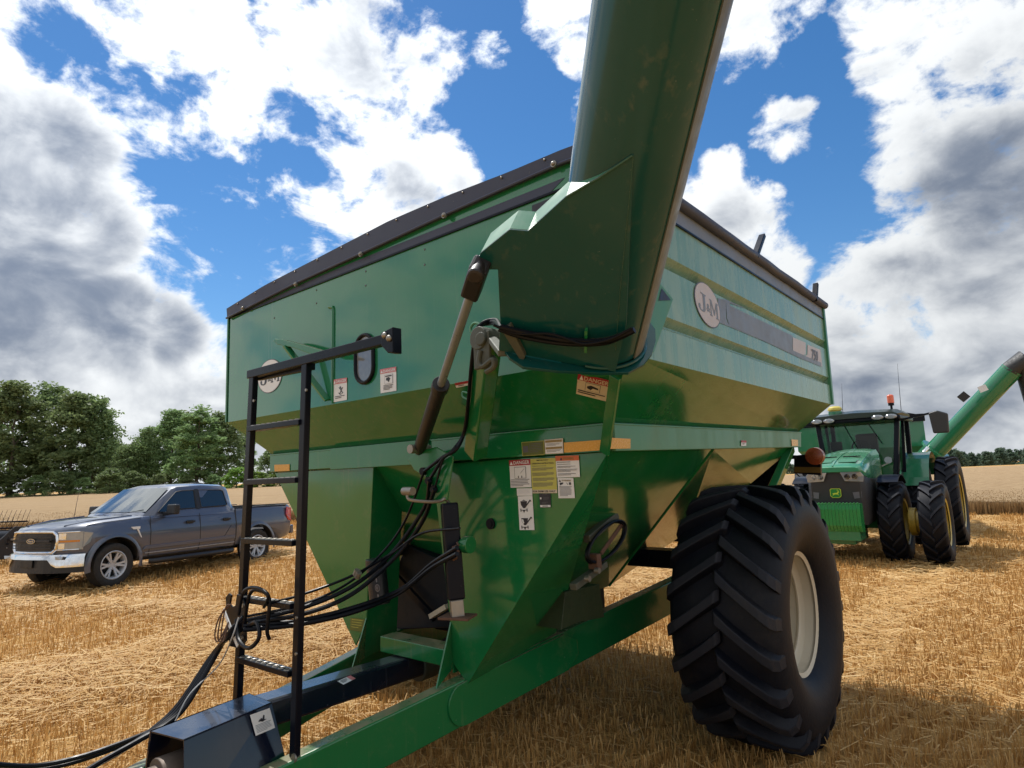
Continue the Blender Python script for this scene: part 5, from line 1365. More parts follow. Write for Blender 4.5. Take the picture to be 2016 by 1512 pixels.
# doors: seams, handles, mirrors, trim
for s_ in (1, -1):
    def seam(pts, r_=.007):
        mb = MB(); mb.tube([V((x_, s_*y_, z_)) for x_, y_, z_ in pts], r_, 5); return mb.build('door_seam', PLASTIC, truck)
    for X in (-.72, -1.94): seam([(X, .958, .50), (X+.0, 1.001, .74), (X, 1.003, .97), (X, .965, 1.20), (X, .945, 1.29)])
    seam([(-2.955, .955, .50), (-2.955, 1.001, .74), (-2.955, 1.003, .97), (-2.955, .965, 1.2), (-2.955, .94, 1.37)], .012)
    seam([(-2.45, .958, .60), (-2.62, 1.0, .74), (-2.80, 1.003, .97)][::-1], .005)
    mb = MB(); mb.prism([V((-.55, s_*1.0, .635)), V((-2.93, s_*1.0, .66)), V((-2.93, s_*1.0, .735)), V((-.62, s_*1.0, .705))], (0, s_*.014, 0)); mb.build('rocker_moulding', TGREY, truck, bevel=.01)
    mb = MB(); mb.bar((-.62, s_*.985, .565), (-2.93, s_*.985, .575), .012, .018); mb.build('chrome_strip', simple('bright_trim', (.30, .31, .34), .3), truck)
    mb = MB(); mb.tube([V((-.70, s_*1.0, .40)), V((-.78, s_*1.06, .395)), V((-2.75, s_*1.06, .395)), V((-2.85, s_*1.0, .40))], .055, 10); mb.build('side_step', PLASTIC, truck)
    for X in (-1.66, -2.66):
        mb = MB(); mb.box((X, s_*1.01, 1.12), (.22, .035, .042)); mb.box((X, s_*.995, 1.115), (.16, .02, .07)); mb.build('door_handle', PLASTIC, truck, bevel=.008)
    mr = empty('wing_mirror', (0, 0, 0), truck)
    mb = MB(); mb.prism([V((-.98, s_*1.06, 1.30)), V((-1.13, s_*1.06, 1.30)), V((-1.14, s_*1.06, 1.50)), V((-1.00, s_*1.06, 1.51))], (0, s_*.24, 0)); mb.build('mirror_shell', PLASTIC, mr, bevel=.03, seg=3)
    mb = MB(); mb.bar((-1.06, s_*.93, 1.31), (-1.06, s_*1.10, 1.33), .10, .07); mb.build('mirror_arm', PLASTIC, mr, bevel=.01)
    mb = MB(); mb.prism([V((-.33, s_*1.003, 1.05)), V((-.47, s_*1.003, 1.05)), V((-.47, s_*1.003, 1.10)), V((-.27, s_*1.003, 1.10))], (0, s_*.008, 0)); mb.prism([V((-.40, s_*1.003, 1.05)), V((-.44, s_*1.003, 1.05)), V((-.52, s_*1.003, .88)), V((-.50, s_*1.003, .88))], (0, s_*.008, 0)); mb.build('fender_badge', WHITE, truck)
    mb = MB(); mb.prism([V((-4.70, s_*.958, .98)), V((-4.845, s_*.945, .95)), V((-4.85, s_*.935, 1.29)), V((-4.66, s_*.95, 1.32)), V((-4.63, s_*.97, 1.12))], (0, s_*.035, 0)); tl = mb.build('tail_light', TAIL, truck, bevel=.01)
    mb = MB(); mb.prism([V((-4.68, s_*.995, 1.12)), V((-4.76, s_*.99, 1.10)), V((-4.77, s_*.985, 1.24)), V((-4.69, s_*.99, 1.25))], (0, s_*.004, 0)); mb.build('tail_light_lens', simple('tail_lens', (.6, .10, .12), .1, coat=1.), tl)
    mb = MB(); mb.bar((-2.98, s_*.90, 1.395), (-4.80, s_*.90, 1.40), .09, .02); mb.build('bed_rail_cap', PLASTIC, truck, bevel=.004)
mb = MB(); mb.prism([V((-4.86, -.95, .62)), V((-4.86, .95, .62)), V((-4.86, .95, .84)), V((-4.86, -.95, .84))], (-.12, 0, 0)); mb.build('rear_bumper', TGREY, truck, bevel=.03, seg=3)
mb = MB(); mb.box((-3.9, 0, .72), (1.9, 1.68, .06)); mb.build('bed_floor', PLASTIC, truck)
mb = MB(); mb.tube([(-.35, -.80, 1.27), (-.43, -.82, 1.86)], [.006, .003], 6); mb.build('antenna', PLASTIC, truck)
mb = MB(); mb.prism([V((-2.55, -.10, 1.955)), V((-2.78, -.10, 1.93)), V((-2.78, .10, 1.93)), V((-2.55, .10, 1.955))], (0, 0, .035)); mb.build('roof_antenna', PLASTIC, truck, bevel=.01)
mb = MB(); mb.box((-1.9, 0, .55), (5.2, 1.3, .3)); mb.build('underbody', PLASTIC, truck)
# hood crease lines
for s_ in (1, -1):
    mb = MB(); mb.tube([V((.70, s_*.52, 1.185)), V((.2, s_*.66, 1.268)), V((-.5, s_*.70, 1.315))], .012, 6); mb.build('bonnet_crease', TGREY, truck)
    mb = MB(); mb.tube([V((.52, s_*.86, 1.185)), V((.25, s_*.905, 1.215)), V((-.55, s_*.915, 1.265))], .006, 5); mb.build('bonnet_seam', PLASTIC, truck)
# wheels
mb = MB(); Rw = .41; pr = [(-.12, .26), (-.135, .30), (-.14, .36), (-.125, Rw-.015), (-.09, Rw), (.09, Rw), (.125, Rw-.015), (.14, .36), (.135, .30), (.12, .262)]
mb.lathe(pr, 48); mt_ = mb.build('tyre', TYRE2, None)
mb = MB(); mb.lathe([(.125, .268), (.13, .255), (.11, .235), (.05, .225), (-.12, .22)], 40)
mb.lathe([(.075, 0), (.078, .055), (.06, .07), (.03, .075)], 20)
for k in range(6):
    a = 2*math.pi*k/6
    for da in (-.16, .16):
        u0 = V((.072, math.cos(a)*.05, math.sin(a)*.05)); u1 = V((.10, math.cos(a+da)*.235, math.sin(a+da)*.235)); mb.bar(u0, u1, .036, .025, up=(1, 0, 0))
    mb.cyl((.06, math.cos(a+.52)*.075, math.sin(a+.52)*.075), (.085, math.cos(a+.52)*.075, math.sin(a+.52)*.075), .012, 6)
al = mb.build('rim', ALLOY, None)
mb = MB(); mb.lathe([(.0, 0), (.0, .225)], 30); mb.lathe([(.02, .0), (.02, .16), (.0, .17)], 24); bk = mb.build('brake_disc', PLASTIC, None)
first = True
for X in (0, -3.68):
    for s_ in (1, -1):
        wh = empty('wheel', (X, s_*.845, .41), truck, (0, 0, math.pi/2 if s_ > 0 else -math.pi/2))
        for o_ in (mt_, al, bk):
            q = o_ if first else o_.copy()
            if not first: COL.objects.link(q)
            q.parent = wh
        first = False
# ------------------------------------------------------------------ tractor (local +X forward, +Y its left)
DT = 13.3; L0_ = (1650-1008)/FPX*DT
o2 = V((CAM.x, CAM.y, 0))+RH*L0_+FH*DT
hv = (RH*-math.sin(R(39.5))+FH*-math.cos(R(39.5))).normalized()
zg = tz(o2.x, o2.y)
tr = empty('tractor', (o2.x, o2.y, zg), None, (0, 0, math.atan2(hv.y, hv.x)))
tag(tr, 'green row-crop tractor with cab, front weights and dual wheels standing behind the cart', 'tractor')
JG = paint('tractor_green', (.024, .20, .095), rough=.16, coat=.5, dust=.12, topdust=.25)
HOODG_LIT = paint('tractor_green_sunlit', (.055, .28, .15), rough=.2, coat=.6, dust=.15, topdust=.2)  # tractor green lightened with the hood's sun and sky sheen
WTG = paint('weight_green', (.022, .24, .065), rough=.25, coat=.2, dust=.15, topdust=.2)
JY = paint('tractor_yellow', (.50, .36, .045), rough=.3, dust=.3, topdust=.4)
CABGLASS = None
m_, nt_, b_ = newmat('cab_glass'); b_.inputs['Base Color'].default_value = (.55, .66, .62, 1); b_.inputs['Roughness'].default_value = .02
b_.inputs['Transmission Weight'].default_value = 0
tb = nt_.nodes.new('ShaderNodeBsdfTransparent'); tb.inputs[0].default_value = (.62, .74, .70, 1); gl = nt_.nodes.new('ShaderNodeBsdfGlossy'); gl.inputs['Roughness'].default_value = .02
lw_ = nt_.nodes.new('ShaderNodeFresnel'); lw_.inputs[0].default_value = 1.5
mx_ = nt_.nodes.new('ShaderNodeMixShader'); nt_.links.new(lw_.outputs[0], mx_.inputs[0]); nt_.links.new(tb.outputs[0], mx_.inputs[1]); nt_.links.new(gl.outputs[0], mx_.inputs[2])
nt_.links.new(mx_.outputs[0], [n for n in nt_.nodes if n.type == 'OUTPUT_MATERIAL'][0].inputs[0]); CABGLASS = m_
# hood: loft of rounded sections
def hsec(w_, zb, zt):
    d_ = zt-zb; e_ = min(.28, d_*.75); g_ = min(.1, d_*.2)
    return [(0, zb), (w_*.96, zb), (w_, zb+g_), (w_, zt-e_), (w_*.97, zt-e_*.46), (w_*.86, zt-e_*.11), (w_*.45, zt), (0, zt+.005)]
hood = [(1.14, hsec(.46, 1.80, 1.885)), (1.10, hsec(.50, 1.79, 1.92)), (.95, hsec(.525, 1.72, 1.965)), (.6, hsec(.53, 1.66, 2.05)), (.1, hsec(.51, 1.60, 2.14)), (-.6, hsec(.47, 1.55, 2.22)), (-1.25, hsec(.44, 1.5, 2.26))]
mb = loft(hood, 'h', JG, tr); ho_ = mb.build('hood', HOODG_LIT, tr)
mb = loft([(1.09, hsec(.44, .80, 1.80)), (1.0, hsec(.51, .78, 1.82)), (.5, hsec(.52, .8, 1.82)), (-1.25, hsec(.45, .85, 1.8))], 'h', PLASTIC, tr); mb.build('side_grille', simple('grille_black', (.018, .018, .02), .5, scale=40, bmp=.4), tr)
for y_, w_ in ((.22, .16), (-.22, .16)):
    mb = MB(); mb.quad((.93, y_-w_, 1.985), (.93, y_+w_, 1.985), (.68, y_+w_, 2.046), (.68, y_-w_, 2.046)); mb.build('hood_screen', simple('hood_screen', (.035, .17, .09), .6), ho_, fix=False)
    mb = MB(); mb.bar((.42, y_-w_, 2.092), (.42, y_+w_, 2.092), .05, .02); mb.build('hood_slot', PLASTIC, ho_)
mb = MB(); mb.tube([(1.12, 0, 1.91), (.95, 0, 1.972), (.6, 0, 2.058), (.1, 0, 2.148), (-1.2, 0, 2.265)], .016, 6); mb.build('hood_crease', HOODG_LIT, ho_)
for s_ in (1, -1):
    mb = MB(); mb.prism([V((1.115, s_*.12, 1.79)), V((1.09, s_*.47, 1.80)), V((1.06, s_*.52, 1.72)), V((1.06, s_*.50, 1.60)), V((1.11, s_*.19, 1.62))], (.02, 0, 0)); hl = mb.build('headlight', LAMPG, tr, bevel=.008)
    for k in (0, 1):
        mb = MB(); c = V((1.128-.018*k, s_*(.24+.13*k), 1.705)); mb.cyl(c, c+V((.012, 0, 0)), .052, 16); mb.build('lamp_bulb', CHROME, hl)
    mb = MB(); mb.prism([V((1.09, s_*.30, 1.40)), V((1.07, s_*.45, 1.42)), V((1.07, s_*.45, 1.30)), V((1.09, s_*.32, 1.28))], (.015, 0, 0)); mb.build('work_light', GREYDK, tr)
em = Decal([V((1.105, -.10, 1.48)), V((1.105, .10, 1.48)), V((1.105, .10, 1.30)), V((1.105, -.10, 1.30))], .004); em.n = V((1, 0, 0))
LOGOY = simple('emblem_yellow', (.55, .60, .05), .4); LOGOG = simple('emblem_green', (.01, .20, .03), .4)
rr4 = [(.12, 0), (.88, 0), (1, .12), (1, .8), (.5+.3, 1), (.2, 1), (0, .8), (0, .12)]
em.poly(rr4, LOGOY, 0).poly([(.5+(a-.5)*.9, .5+(b-.5)*.9) for a, b in rr4], LOGOG, 1)
em.poly([(.2, .55), (.35, .48), (.62, .46), (.72, .30), (.80, .22), (.78, .34), (.86, .40), (.74, .46), (.72, .58), (.80, .76), (.66, .64), (.5, .62), (.36, .66), (.2, .80), (.28, .64)], LOGOY, 2).poly([(.55, .2), (.7, .12), (.76, .2), (.7, .3), (.72, .2), (.66, .18)], LOGOY, 2)
em.build('front_emblem', tr)
# front weights
wt_ = empty('front_weights', (0, 0, 0), tr)
mb0 = None
for k in range(15):
    y_ = -.46+k*.0612
    prof_ = [V((1.18, y_, .86)), V((1.62, y_, .80)), V((1.66, y_, .70)), V((1.58, y_, .50)), V((1.48, y_, .44)), V((1.18, y_, .46))]
    prof_ = [V((1.15, y_, 1.20)), V((1.42, y_, 1.21)), V((1.44, y_, 1.10)), V((1.44, y_, .80)), V((1.36, y_, .68)), V((1.15, y_, .66))]
    mb = MB(); mb.prism(prof_, (0, .0585, 0)); mb.box((1.41, y_+.029, 1.213), (.05, .03, .03)); mb.build('weight', WTG, wt_, bevel=.006)
mb = MB(); mb.box((1.1, 0, .66), (.5, .8, .3)); mb.box((.6, 0, .6), (1.2, .55, .35)); mb.build('weight_bracket', JG, tr, bevel=.01)
# chassis and axles
mb = MB(); mb.box((-1.4, 0, .9), (3.6, .6, .55)); mb.build('chassis', DARKGREY, tr, bevel=.02)
mb = MB(); mb.box((0, 0, .78), (.35, 1.7, .28)); mb.build('front_axle', JG, tr, bevel=.03)
mb = MB(); mb.cyl((-3.05, -1.55, 1.0), (-3.05, 1.55, 1.0), .10, 16); mb.build('rear_axle', JY, tr)
# cab: posts, roof, panes, interior
cabx0, cabx1, cw = -1.30, -2.85, .82
base_z, top_z = 1.30, 2.86
cp = {}
def cpt(fx_, s_, z_):
    t_ = (z_-base_z)/(top_z-base_z); x_ = (cabx0+.0-.22*t_) if fx_ else (cabx1-.05*t_)
    return V((x_, s_*(cw-.16*(1-t_)*(1 if fx_ else .2)), z_))
for fx_ in (1, 0):
    for s_ in (1, -1):
        mb = MB(); mb.bar(cpt(fx_, s_, base_z), cpt(fx_, s_, top_z), .10, .10, up=(1, 0, 0)); mb.build('cab_post', BLACK, tr, bevel=.015)
mb = MB(); mb.prism([V((-1.28, -.92, 2.86)), V((-1.28, .92, 2.86)), V((-3.0, .95, 2.86)), V((-3.0, -.95, 2.86))], (0, 0, .10)); mb.build('roof_rail', BLACK, tr, bevel=.03)
rf = loft([(-1.25, [(0, 2.95), (.84, 2.95), (.88, 2.99), (.78, 3.04), (0, 3.07)]), (-1.6, [(0, 2.95), (.9, 2.95), (.93, 3.02), (.82, 3.11), (0, 3.15)]), (-2.6, [(0, 2.95), (.9, 2.95), (.93, 3.02), (.82, 3.11), (0, 3.15)]), (-3.05, [(0, 2.95), (.86, 2.95), (.88, 2.99), (.78, 3.04), (0, 3.06)])], 'r', BLACK, tr).build('cab_roof', simple('roof_dark', (.02, .035, .03), .35), tr)
mb = MB(); mb.quad(cpt(1, -1, base_z+.05), cpt(1, 1, base_z+.05), cpt(1, 1, top_z), cpt(1, -1, top_z)); mb.build('windscreen', CABGLASS, tr, fix=False)
for s_ in (1, -1):
    mb = MB(); mb.quad(cpt(1, s_, base_z+.05), cpt(0, s_, base_z+.05), cpt(0, s_, top_z), cpt(1, s_, top_z)); mb.build('door_pane', CABGLASS, tr, fix=False)
    mb = MB(); a = cpt(1, s_, 1.5).lerp(cpt(0, s_, 1.5), .55); b = cpt(1, s_, top_z).lerp(cpt(0, s_, top_z), .55); mb.bar(a, b, .06, .06, up=(1, 0, 0)); mb.build('door_post', BLACK, tr)
    mb = MB(); mb.bar(cpt(1, s_, 1.35)+V((.1, s_*.06, 0)), cpt(1, s_, 2.1)+V((.1, s_*.06, 0)), .03, .03); mb.build('grab_handle', BLACK, tr)
    mb = MB(); mb.lathe([(-.03, 0), (-.03, .05), (.02, .07), (.03, .06), (.032, 0)], 16, mat=Matrix.Translation((-1.22, s_*.5, 2.93)) @ Matrix.Diagonal((1, 1.7, .75, 1)))
    mb.lathe([(-.03, 0), (-.03, .05), (.02, .07), (.03, .06), (.032, 0)], 16, mat=Matrix.Translation((-1.22, s_*.76, 2.93)) @ Matrix.Diagonal((1, 1.7, .75, 1))); mb.build('roof_lights', LAMPG, tr)
    # mirrors
    mm = empty('mirror', (0, 0, 0), tr)
    mb = MB(); mb.bar(cpt(1, s_, 2.84), V((-1.25, s_*1.62, 2.96)), .04, .04); mb.build('mirror_arm', BLACK, mm)
    mb = MB(); mb.prism([V((-1.22, s_*1.50, 2.50)), V((-1.22, s_*1.78, 2.50)), V((-1.22, s_*1.80, 2.90)), V((-1.22, s_*1.62, 2.98)), V((-1.22, s_*1.46, 2.94))], (.10, 0, 0)); mb.build('mirror_shell', simple('mirror_back', (.03, .032, .035), .45), mm, bevel=.03, seg=3)
mb = MB(); mb.quad(cpt(0, -1, 1.9), cpt(0, 1, 1.9), cpt(0, 1, top_z), cpt(0, -1, top_z)); mb.build('back_pane', CABGLASS, tr, fix=False)
mb = MB(); mb.prism([cpt(1, -1, base_z), cpt(1, 1, base_z), cpt(0, 1, base_z), cpt(0, -1, base_z)], (0, 0, .08)); mb.build('cab_floor', BLACK, tr)
st = empty('driver_seat', (0, 0, 0), tr)
mb = MB(); mb.box((-2.25, -.0, 1.85), (.5, .5, .16)); mb.build('cushion', PLASTIC, st, bevel=.04)
mb = MB(); mb.box((-2.5, 0, 2.25), (.14, .48, .75)); mb.build('backrest', PLASTIC, st, bevel=.05)
mb = MB(); mb.tube([V((-1.78+.08*math.cos(t_), .19*math.sin(t_)*1.0, 2.28+.17*math.cos(t_))) for t_ in np.linspace(0, 2*math.pi, 25)], .016, 8, caps=False); mb.bar((-1.78, 0, 2.28), (-1.6, 0, 1.9), .06, .06)
for a_ in (.0, 2.1, 4.2): mb.bar((-1.78, 0, 2.28), (-1.78+.08*math.cos(a_), .19*math.sin(a_), 2.28+.17*math.cos(a_)), .02, .02)
mb.build('steering_wheel', PLASTIC, tr)
mb = MB(); mb.prism([V((-1.45, -.35, 2.0)), V((-1.45, .35, 2.0)), V((-1.62, .3, 2.15)), V((-1.62, -.3, 2.15))], (0, 0, -.5)); mb.build('dashboard', PLASTIC, tr, bevel=.02)
mb = MB(); mb.box((-1.75, -.52, 2.35), (.05, .25, .2)); mb.build('monitor', PLASTIC, tr, bevel=.01)
mb = MB(); mb.bar((-1.46, -.25, 2.83), (-1.38, -.02, 2.3), .015, .015); mb.bar((-1.46, .25, 2.83), (-1.37, .5, 2.35), .015, .015); mb.build('wipers', BLACK, tr)
# roof top gear
mb = MB(); mb.lathe([(0, .13), (.10, .13), (.11, .16), (.16, .15), (.20, .10), (.21, 0)], 20, mat=Matrix.Translation((-1.55, -.42, 3.08)) @ Matrix.Rotation(R(-90), 4, 'Y')); mb.build('satellite_dome', simple('dome_yellow', (.6, .5, .10), .4), tr)
mb = MB(); mb.cyl((-1.55, -.42, 3.04), (-1.55, -.42, 3.16), .15, 20); mb.build('dome_base', JG, tr)
mb = MB(); mb.cyl((-1.7, .72, 3.04), (-1.7, .72, 3.26), .025, 10); mb.cyl((-1.7, .72, 3.20), (-1.7, .72, 3.26), .06, 16); mb.build('beacon_stem', BLACK, tr)
mb = MB(); mb.cyl((-1.7, .72, 3.26), (-1.7, .72, 3.42), .07, 18); mb.ball((-1.7, .72, 3.42), .07, 16, 8, sc=(1, 1, .5)); mb.build('beacon', simple('beacon_orange', (.75, .12, .03), .25, coat=1.), tr)
for (x_, y_, h_) in ((-2.0, .86, 1.1), (-1.75, -.30, .75)):
    mb = MB(); mb.tube([(x_, y_, 3.09), (x_-.1, y_+.03, 3.09+h_)], [.007, .003], 6); mb.build('aerial', BLACK, tr)
mb = MB(); mb.cyl((-1.28, .60, 1.98), (-1.22, .60, 1.98), .075, 16); mb.bar((-1.3, .45, 1.85), (-1.3, .66, 1.95), .03, .03); mb.build('side_lamp', LAMPG, tr)
# fenders and steps
for s_ in (1, -1):
    mb = MB(); pts = [V((-3.05+1.13*math.cos(t_), s_*.72, 1.0+1.13*math.sin(t_))) for t_ in np.linspace(R(20), R(150), 14)]
    for a, b in zip(pts, pts[1:]): mb.add([a, b, b+V((0, s_*.50, 0)), a+V((0, s_*.50, 0))], [(0, 1, 2, 3)], 0, True)
    mb.prism(pts+[V((-3.9, s_*.72, 1.0)), V((-2.1, s_*.72, 1.0))], (0, -s_*.02, 0)); fe = mb.build('rear_fender', JG, tr, fix=False)
    mb = MB(); pts = [V((.88*math.cos(t_), s_*.62, .80+.88*math.sin(t_))) for t_ in np.linspace(R(58), R(128), 12)]
    for a, b in zip(pts, pts[1:]): mb.prism([a, b, b+V((0, s_*.36, 0)), a+V((0, s_*.36, 0))], (0, 0, .018))
    mb.bar((0, s_*.5, .9), (0, s_*.6, 1.66), .06, .06); mb.build('front_fender', BLACK, tr)
    mb = MB(); mb.box((-1.45, s_*.85, 1.05), (.5, .4, .06)); mb.box((-1.45, s_*.9, .75), (.45, .36, .05)); mb.box((-1.2, s_*.62, 1.1), (.7, .22, .6)); mb.build('cab_step', BLACK, tr, bevel=.01)
# wheels
ft = tyre_mb(.80, .44, .435, 17, .055, .052, .52, 48).build('tyre', [RUBBER, RUBBER_WORN_SHEEN], None)
rt_ = tyre_mb(1.02, .46, .585, 19, .055, .056, .48, 56).build('tyre', [RUBBER, RUBBER_WORN_SHEEN], None)
fm_, inn = rim_mb(.435, .47, .2); fr_ = fm_.lathe(inn, 40).build('rim', JY, None)
rm_, inn = rim_mb(.585, .50, .25); rrim = rm_.lathe(inn, 40).build('rim', JY, None)
used = set()
for X, Rr, ty_, ri_, ofs in ((0, .80, ft, fr_, (.80, 1.48)), (-3.05, 1.02, rt_, rrim, (.86, 1.50))):
    for s_ in (1, -1):
        for k, y_ in enumerate(ofs):
            wh = empty('wheel', (X, s_*y_, Rr-.03), tr, (0, 0, math.pi/2))
            for o_ in (ty_, ri_):
                q = o_ if o_ not in used else o_.copy()
                if o_ in used: COL.objects.link(q)
                used.add(o_); q.parent = wh
                if q.data == ty_.data or s_ < 0: q.rotation_euler = (0, 0, math.pi)
        mb = MB(); y0, y1 = ofs
        mb.cyl((X, s_*(y0+.22), Rr-.03), (X, s_*(y1-.05), Rr-.03), .20 if X == 0 else .24, 20); mb.cyl((X, s_*(y0+.24), Rr-.03), (X, s_*(y0+.36), Rr-.03), .27, 20); mb.build('dual_hub', JY, tr, bevel=.01)

# ------------------------------------------------------------------ second grain cart, hitched behind the tractor
hv2 = (RH*-.42+FH*-.907).normalized()
o3 = V((CAM.x, CAM.y, 0))+RH*((1672-1008)/FPX*21.5)+FH*21.5
c2 = empty('grain_cart', (o3.x, o3.y, tz(o3.x, o3.y)), None, (0, 0, math.atan2(hv2.y, hv2.x)))
tag(c2, 'smaller green grain cart hitched behind the tractor, its long auger reaching up to the right', 'grain cart')
# local +X forward, +Y its left
def ring2(x0, x1, y_, z_): return [V((x1, -y_, z_)), V((x1, y_, z_)), V((x0, y_, z_)), V((x0, -y_, z_))]
rt2, rb2, rs2 = ring2(-2.4, 2.2, 1.75, 3.35), ring2(-2.4, 2.2, 1.75, 2.5), ring2(-1.4, 1.0, .5, 1.0)
mb = MB()
for i in range(4): mb.quad(rt2[i], rt2[(i+1) % 4], rb2[(i+1) % 4], rb2[i])
mb.build('bin_wall', JG, c2, fix=False)
mb = MB()
for i in range(4): mb.quad(rb2[i], rb2[(i+1) % 4], rs2[(i+1) % 4], rs2[i])
mb.build('hopper', JG, c2, fix=False)
mb = MB()
for i in range(4): mb.bar(rt2[i], rt2[(i+1) % 4], .10, .22)
mb.build('rim_board', BLACK, c2)
mb = MB(); xs2 = np.linspace(-1.78, 1.78, 14)
mb.poly([V((2.24, y_, 3.4+.28*(1-(y_/1.78)**2))) for y_ in xs2]+[V((2.24, 1.78, 3.3)), V((2.24, -1.78, 3.3))]); mb.build('tarp_end_cap', BLACK, c2, fix=False)
mb = MB(); mb.bar((-2.2, .9, .8), (4.6, .15, .55), .2, .25); mb.bar((-2.2, -.9, .8), (4.6, -.15, .55), .2, .25); mb.build('frame', JG, c2, bevel=.02)
for s_ in (1, -1):
    wh = empty('wheel', (-.8, s_*1.75, .98), c2, (0, 0, math.pi/2))
    q = rt_.copy(); COL.objects.link(q); q.parent = wh
    q = rrim.copy(); COL.objects.link(q); q.parent = wh
    if s_ < 0: q.rotation_euler = (0, 0, math.pi)
au = empty('auger', (0, 0, 0), c2)
def toC2(p): return c2.matrix_world.inverted() @ p
bpy.context.view_layer.update()
DA = 17.0
Q0, Q1 = toC2(atD(1806, 925, DA+.9)), toC2(atD(1993, 727, DA-.7)); a2_ = (Q1-Q0).normalized()
mb = MB(); mb.tube([Q0, Q1], .255, 28); mb.build('auger_tube', JG, au)
mb = MB(); mb.tube([Q0-a2_*1.2, Q0+a2_*.75], .31, 8, smooth=False); mb.build('lower_housing', JG, au)
mb = MB(); pm = Q0+a2_*.75; mb.cyl(pm-a2_*.03, pm+a2_*.03, .40, 20); mb.build('hinge_flange', JG, au)
mb = MB(); qf = toC2(atD(2034, 738, DA-.8)); qd = toC2(atD(2040, 800, DA-.8))
mb.tube([Q1-a2_*.05, Q1+a2_*.25, Q1.lerp(qf, .8)+V((0, 0, .02)), qd], [.26, .27, .27, .22], 16); mb.build('spout', simple('rubber_spout', (.03, .032, .035), .6), au)
mb = MB(); mb.tube([toC2(atD(1798, 918, DA-.2)), toC2(atD(1827, 880, DA-.4))], .045, 8); mb.build('fold_cylinder', CHROME, au)
mb = MB(); p = toC2(atD(1935, 765, DA-.85)); 
mb.box(p, (.05, .18, .16), Matrix.Rotation(R(20), 3, 'X')); mb.build('reflector', WHITE, au)
mb = MB(); p = toC2(atD(1897, 781, DA-.55)); mb.box(p, (.1, .2, .2), Matrix.Rotation(R(40), 3, 'X')); mb.build('lamp', PLASTIC, au)
# ------------------------------------------------------------------ trees
def leaf_mat(name, c, c2):
    m, nt, b = newmat(name); v = objvec(nt); g = node(nt, 'ShaderNodeNewGeometry')
    n = noise(nt, .9, 3, .6, v)
    col = mixc(nt, ramp(nt, n, .35, .65), c, c2)
    oi = node(nt, 'ShaderNodeObjectInfo')
    col = mixc(nt, math_(nt, 'MULTIPLY', g.outputs['Random Per Island'], .45), col, tuple(x*1.7 for x in c2))
    hs = node(nt, 'ShaderNodeHueSaturation'); nt.links.new(col, hs.inputs['Color'])
    nt.links.new(ramp(nt, oi.outputs['Random'], 0, 1, .485, .515), hs.inputs['Hue']); nt.links.new(ramp(nt, oi.outputs['Random'], 0, 1, .8, 1.25), hs.inputs['Value'])
    nt.links.new(hs.outputs[0], b.inputs['Base Color']); b.inputs['Roughness'].default_value = .5; b.inputs['Specular IOR Level'].default_value = .35
    t = node(nt, 'ShaderNodeBsdfTranslucent'); nt.links.new(hs.outputs[0], t.inputs[0])
    mx = node(nt, 'ShaderNodeMixShader'); mx.inputs[0].default_value = .5
    nt.links.new(b.outputs[0], mx.inputs[1]); nt.links.new(t.outputs[0], mx.inputs[2])
    nt.links.new(mx.outputs[0], [q for q in nt.nodes if q.type == 'OUTPUT_MATERIAL'][0].inputs[0])
    return m
LEAF = leaf_mat('broadleaf', (.13, .19, .075), (.20, .275, .115))
LEAF2 = leaf_mat('pale_leaf', (.11, .19, .035), (.19, .29, .06))
BARK = simple('bark', (.10, .08, .06), .9, var=.4, scale=3, bmp=.4)
def crown_mesh(name, H, Wd, zb, nclump, nleaf, size, seed, mat):
    r = np.random.default_rng(seed)
    # clumps sit on boughs through the crown volume; denser outside
    cs = []; 
    for i in range(nclump):
        t = r.random()**.8; zz = zb+(H-zb)*t
        env = Wd/2*math.sin(math.pi*min(1, (.18+.82*t)**.75)*.97)**.7*(0.75+.35*r.random())
        a = r.random()*2*math.pi; q = r.random()**.45
        cs.append((env*q*math.cos(a), env*q*math.sin(a), zz+r.normal(0, .3), (.55+.75*r.random())*Wd/7))
    cs = np.array(cs); n = nclump*nleaf
    c = np.repeat(cs, nleaf, 0); d = r.normal(0, 1, (n, 3)); d /= np.linalg.norm(d, axis=1)[:, None]
    p = c[:, :3]+d*(c[:, 3:4]*(r.random((n, 1))**.5))*np.array([1, 1, .62])
    u = r.normal(0, 1, (n, 3)); u[:, 2] *= .5; u /= np.linalg.norm(u, axis=1)[:, None]
    w_ = np.cross(u, r.normal(0, 1, (n, 3))); w_ /= np.linalg.norm(w_, axis=1)[:, None]
    s = size*(.6+.8*r.random((n, 1)))
    co = np.stack([p-u*s-w_*s*.1, p-w_*s*.55, p+u*s, p+w_*s*.55], 1).reshape(-1, 3)
    fs = np.arange(n*4).reshape(-1, 4)
    o = np_mesh(name, co, fs, mat); me = o.data; bpy.data.objects.remove(o); return me, cs
def trunk_mesh(H, zb, r0, cs, seed):
    r = random.Random(seed); mb = MB()
    path = [V((r.gauss(0, .12)*t_*2, r.gauss(0, .12)*t_*2, H*.92*t_)) for t_ in np.linspace(0, 1, 7)]
    mb.tube(path, [r0*(1-.85*t_) for t_ in np.linspace(0, 1, 7)], 8)
    for k in range(12):
        c = cs[r.randrange(len(cs))]; z0 = min(c[2]*.75, H*.8); t_ = z0/(H*.92)
        i = min(5, int(t_*6)); p0 = path[i].lerp(path[i+1], t_*6-i)
        p1 = V(c[:3]); mb.tube([p0, (p0+p1)/2+V((0, 0, .3)), p1], [r0*.35*(1-t_*.6), r0*.22*(1-t_*.6), .03], 5)
    o = mb.build('trunk', BARK, None); me = o.data; bpy.data.objects.remove(o); return me
kinds = []
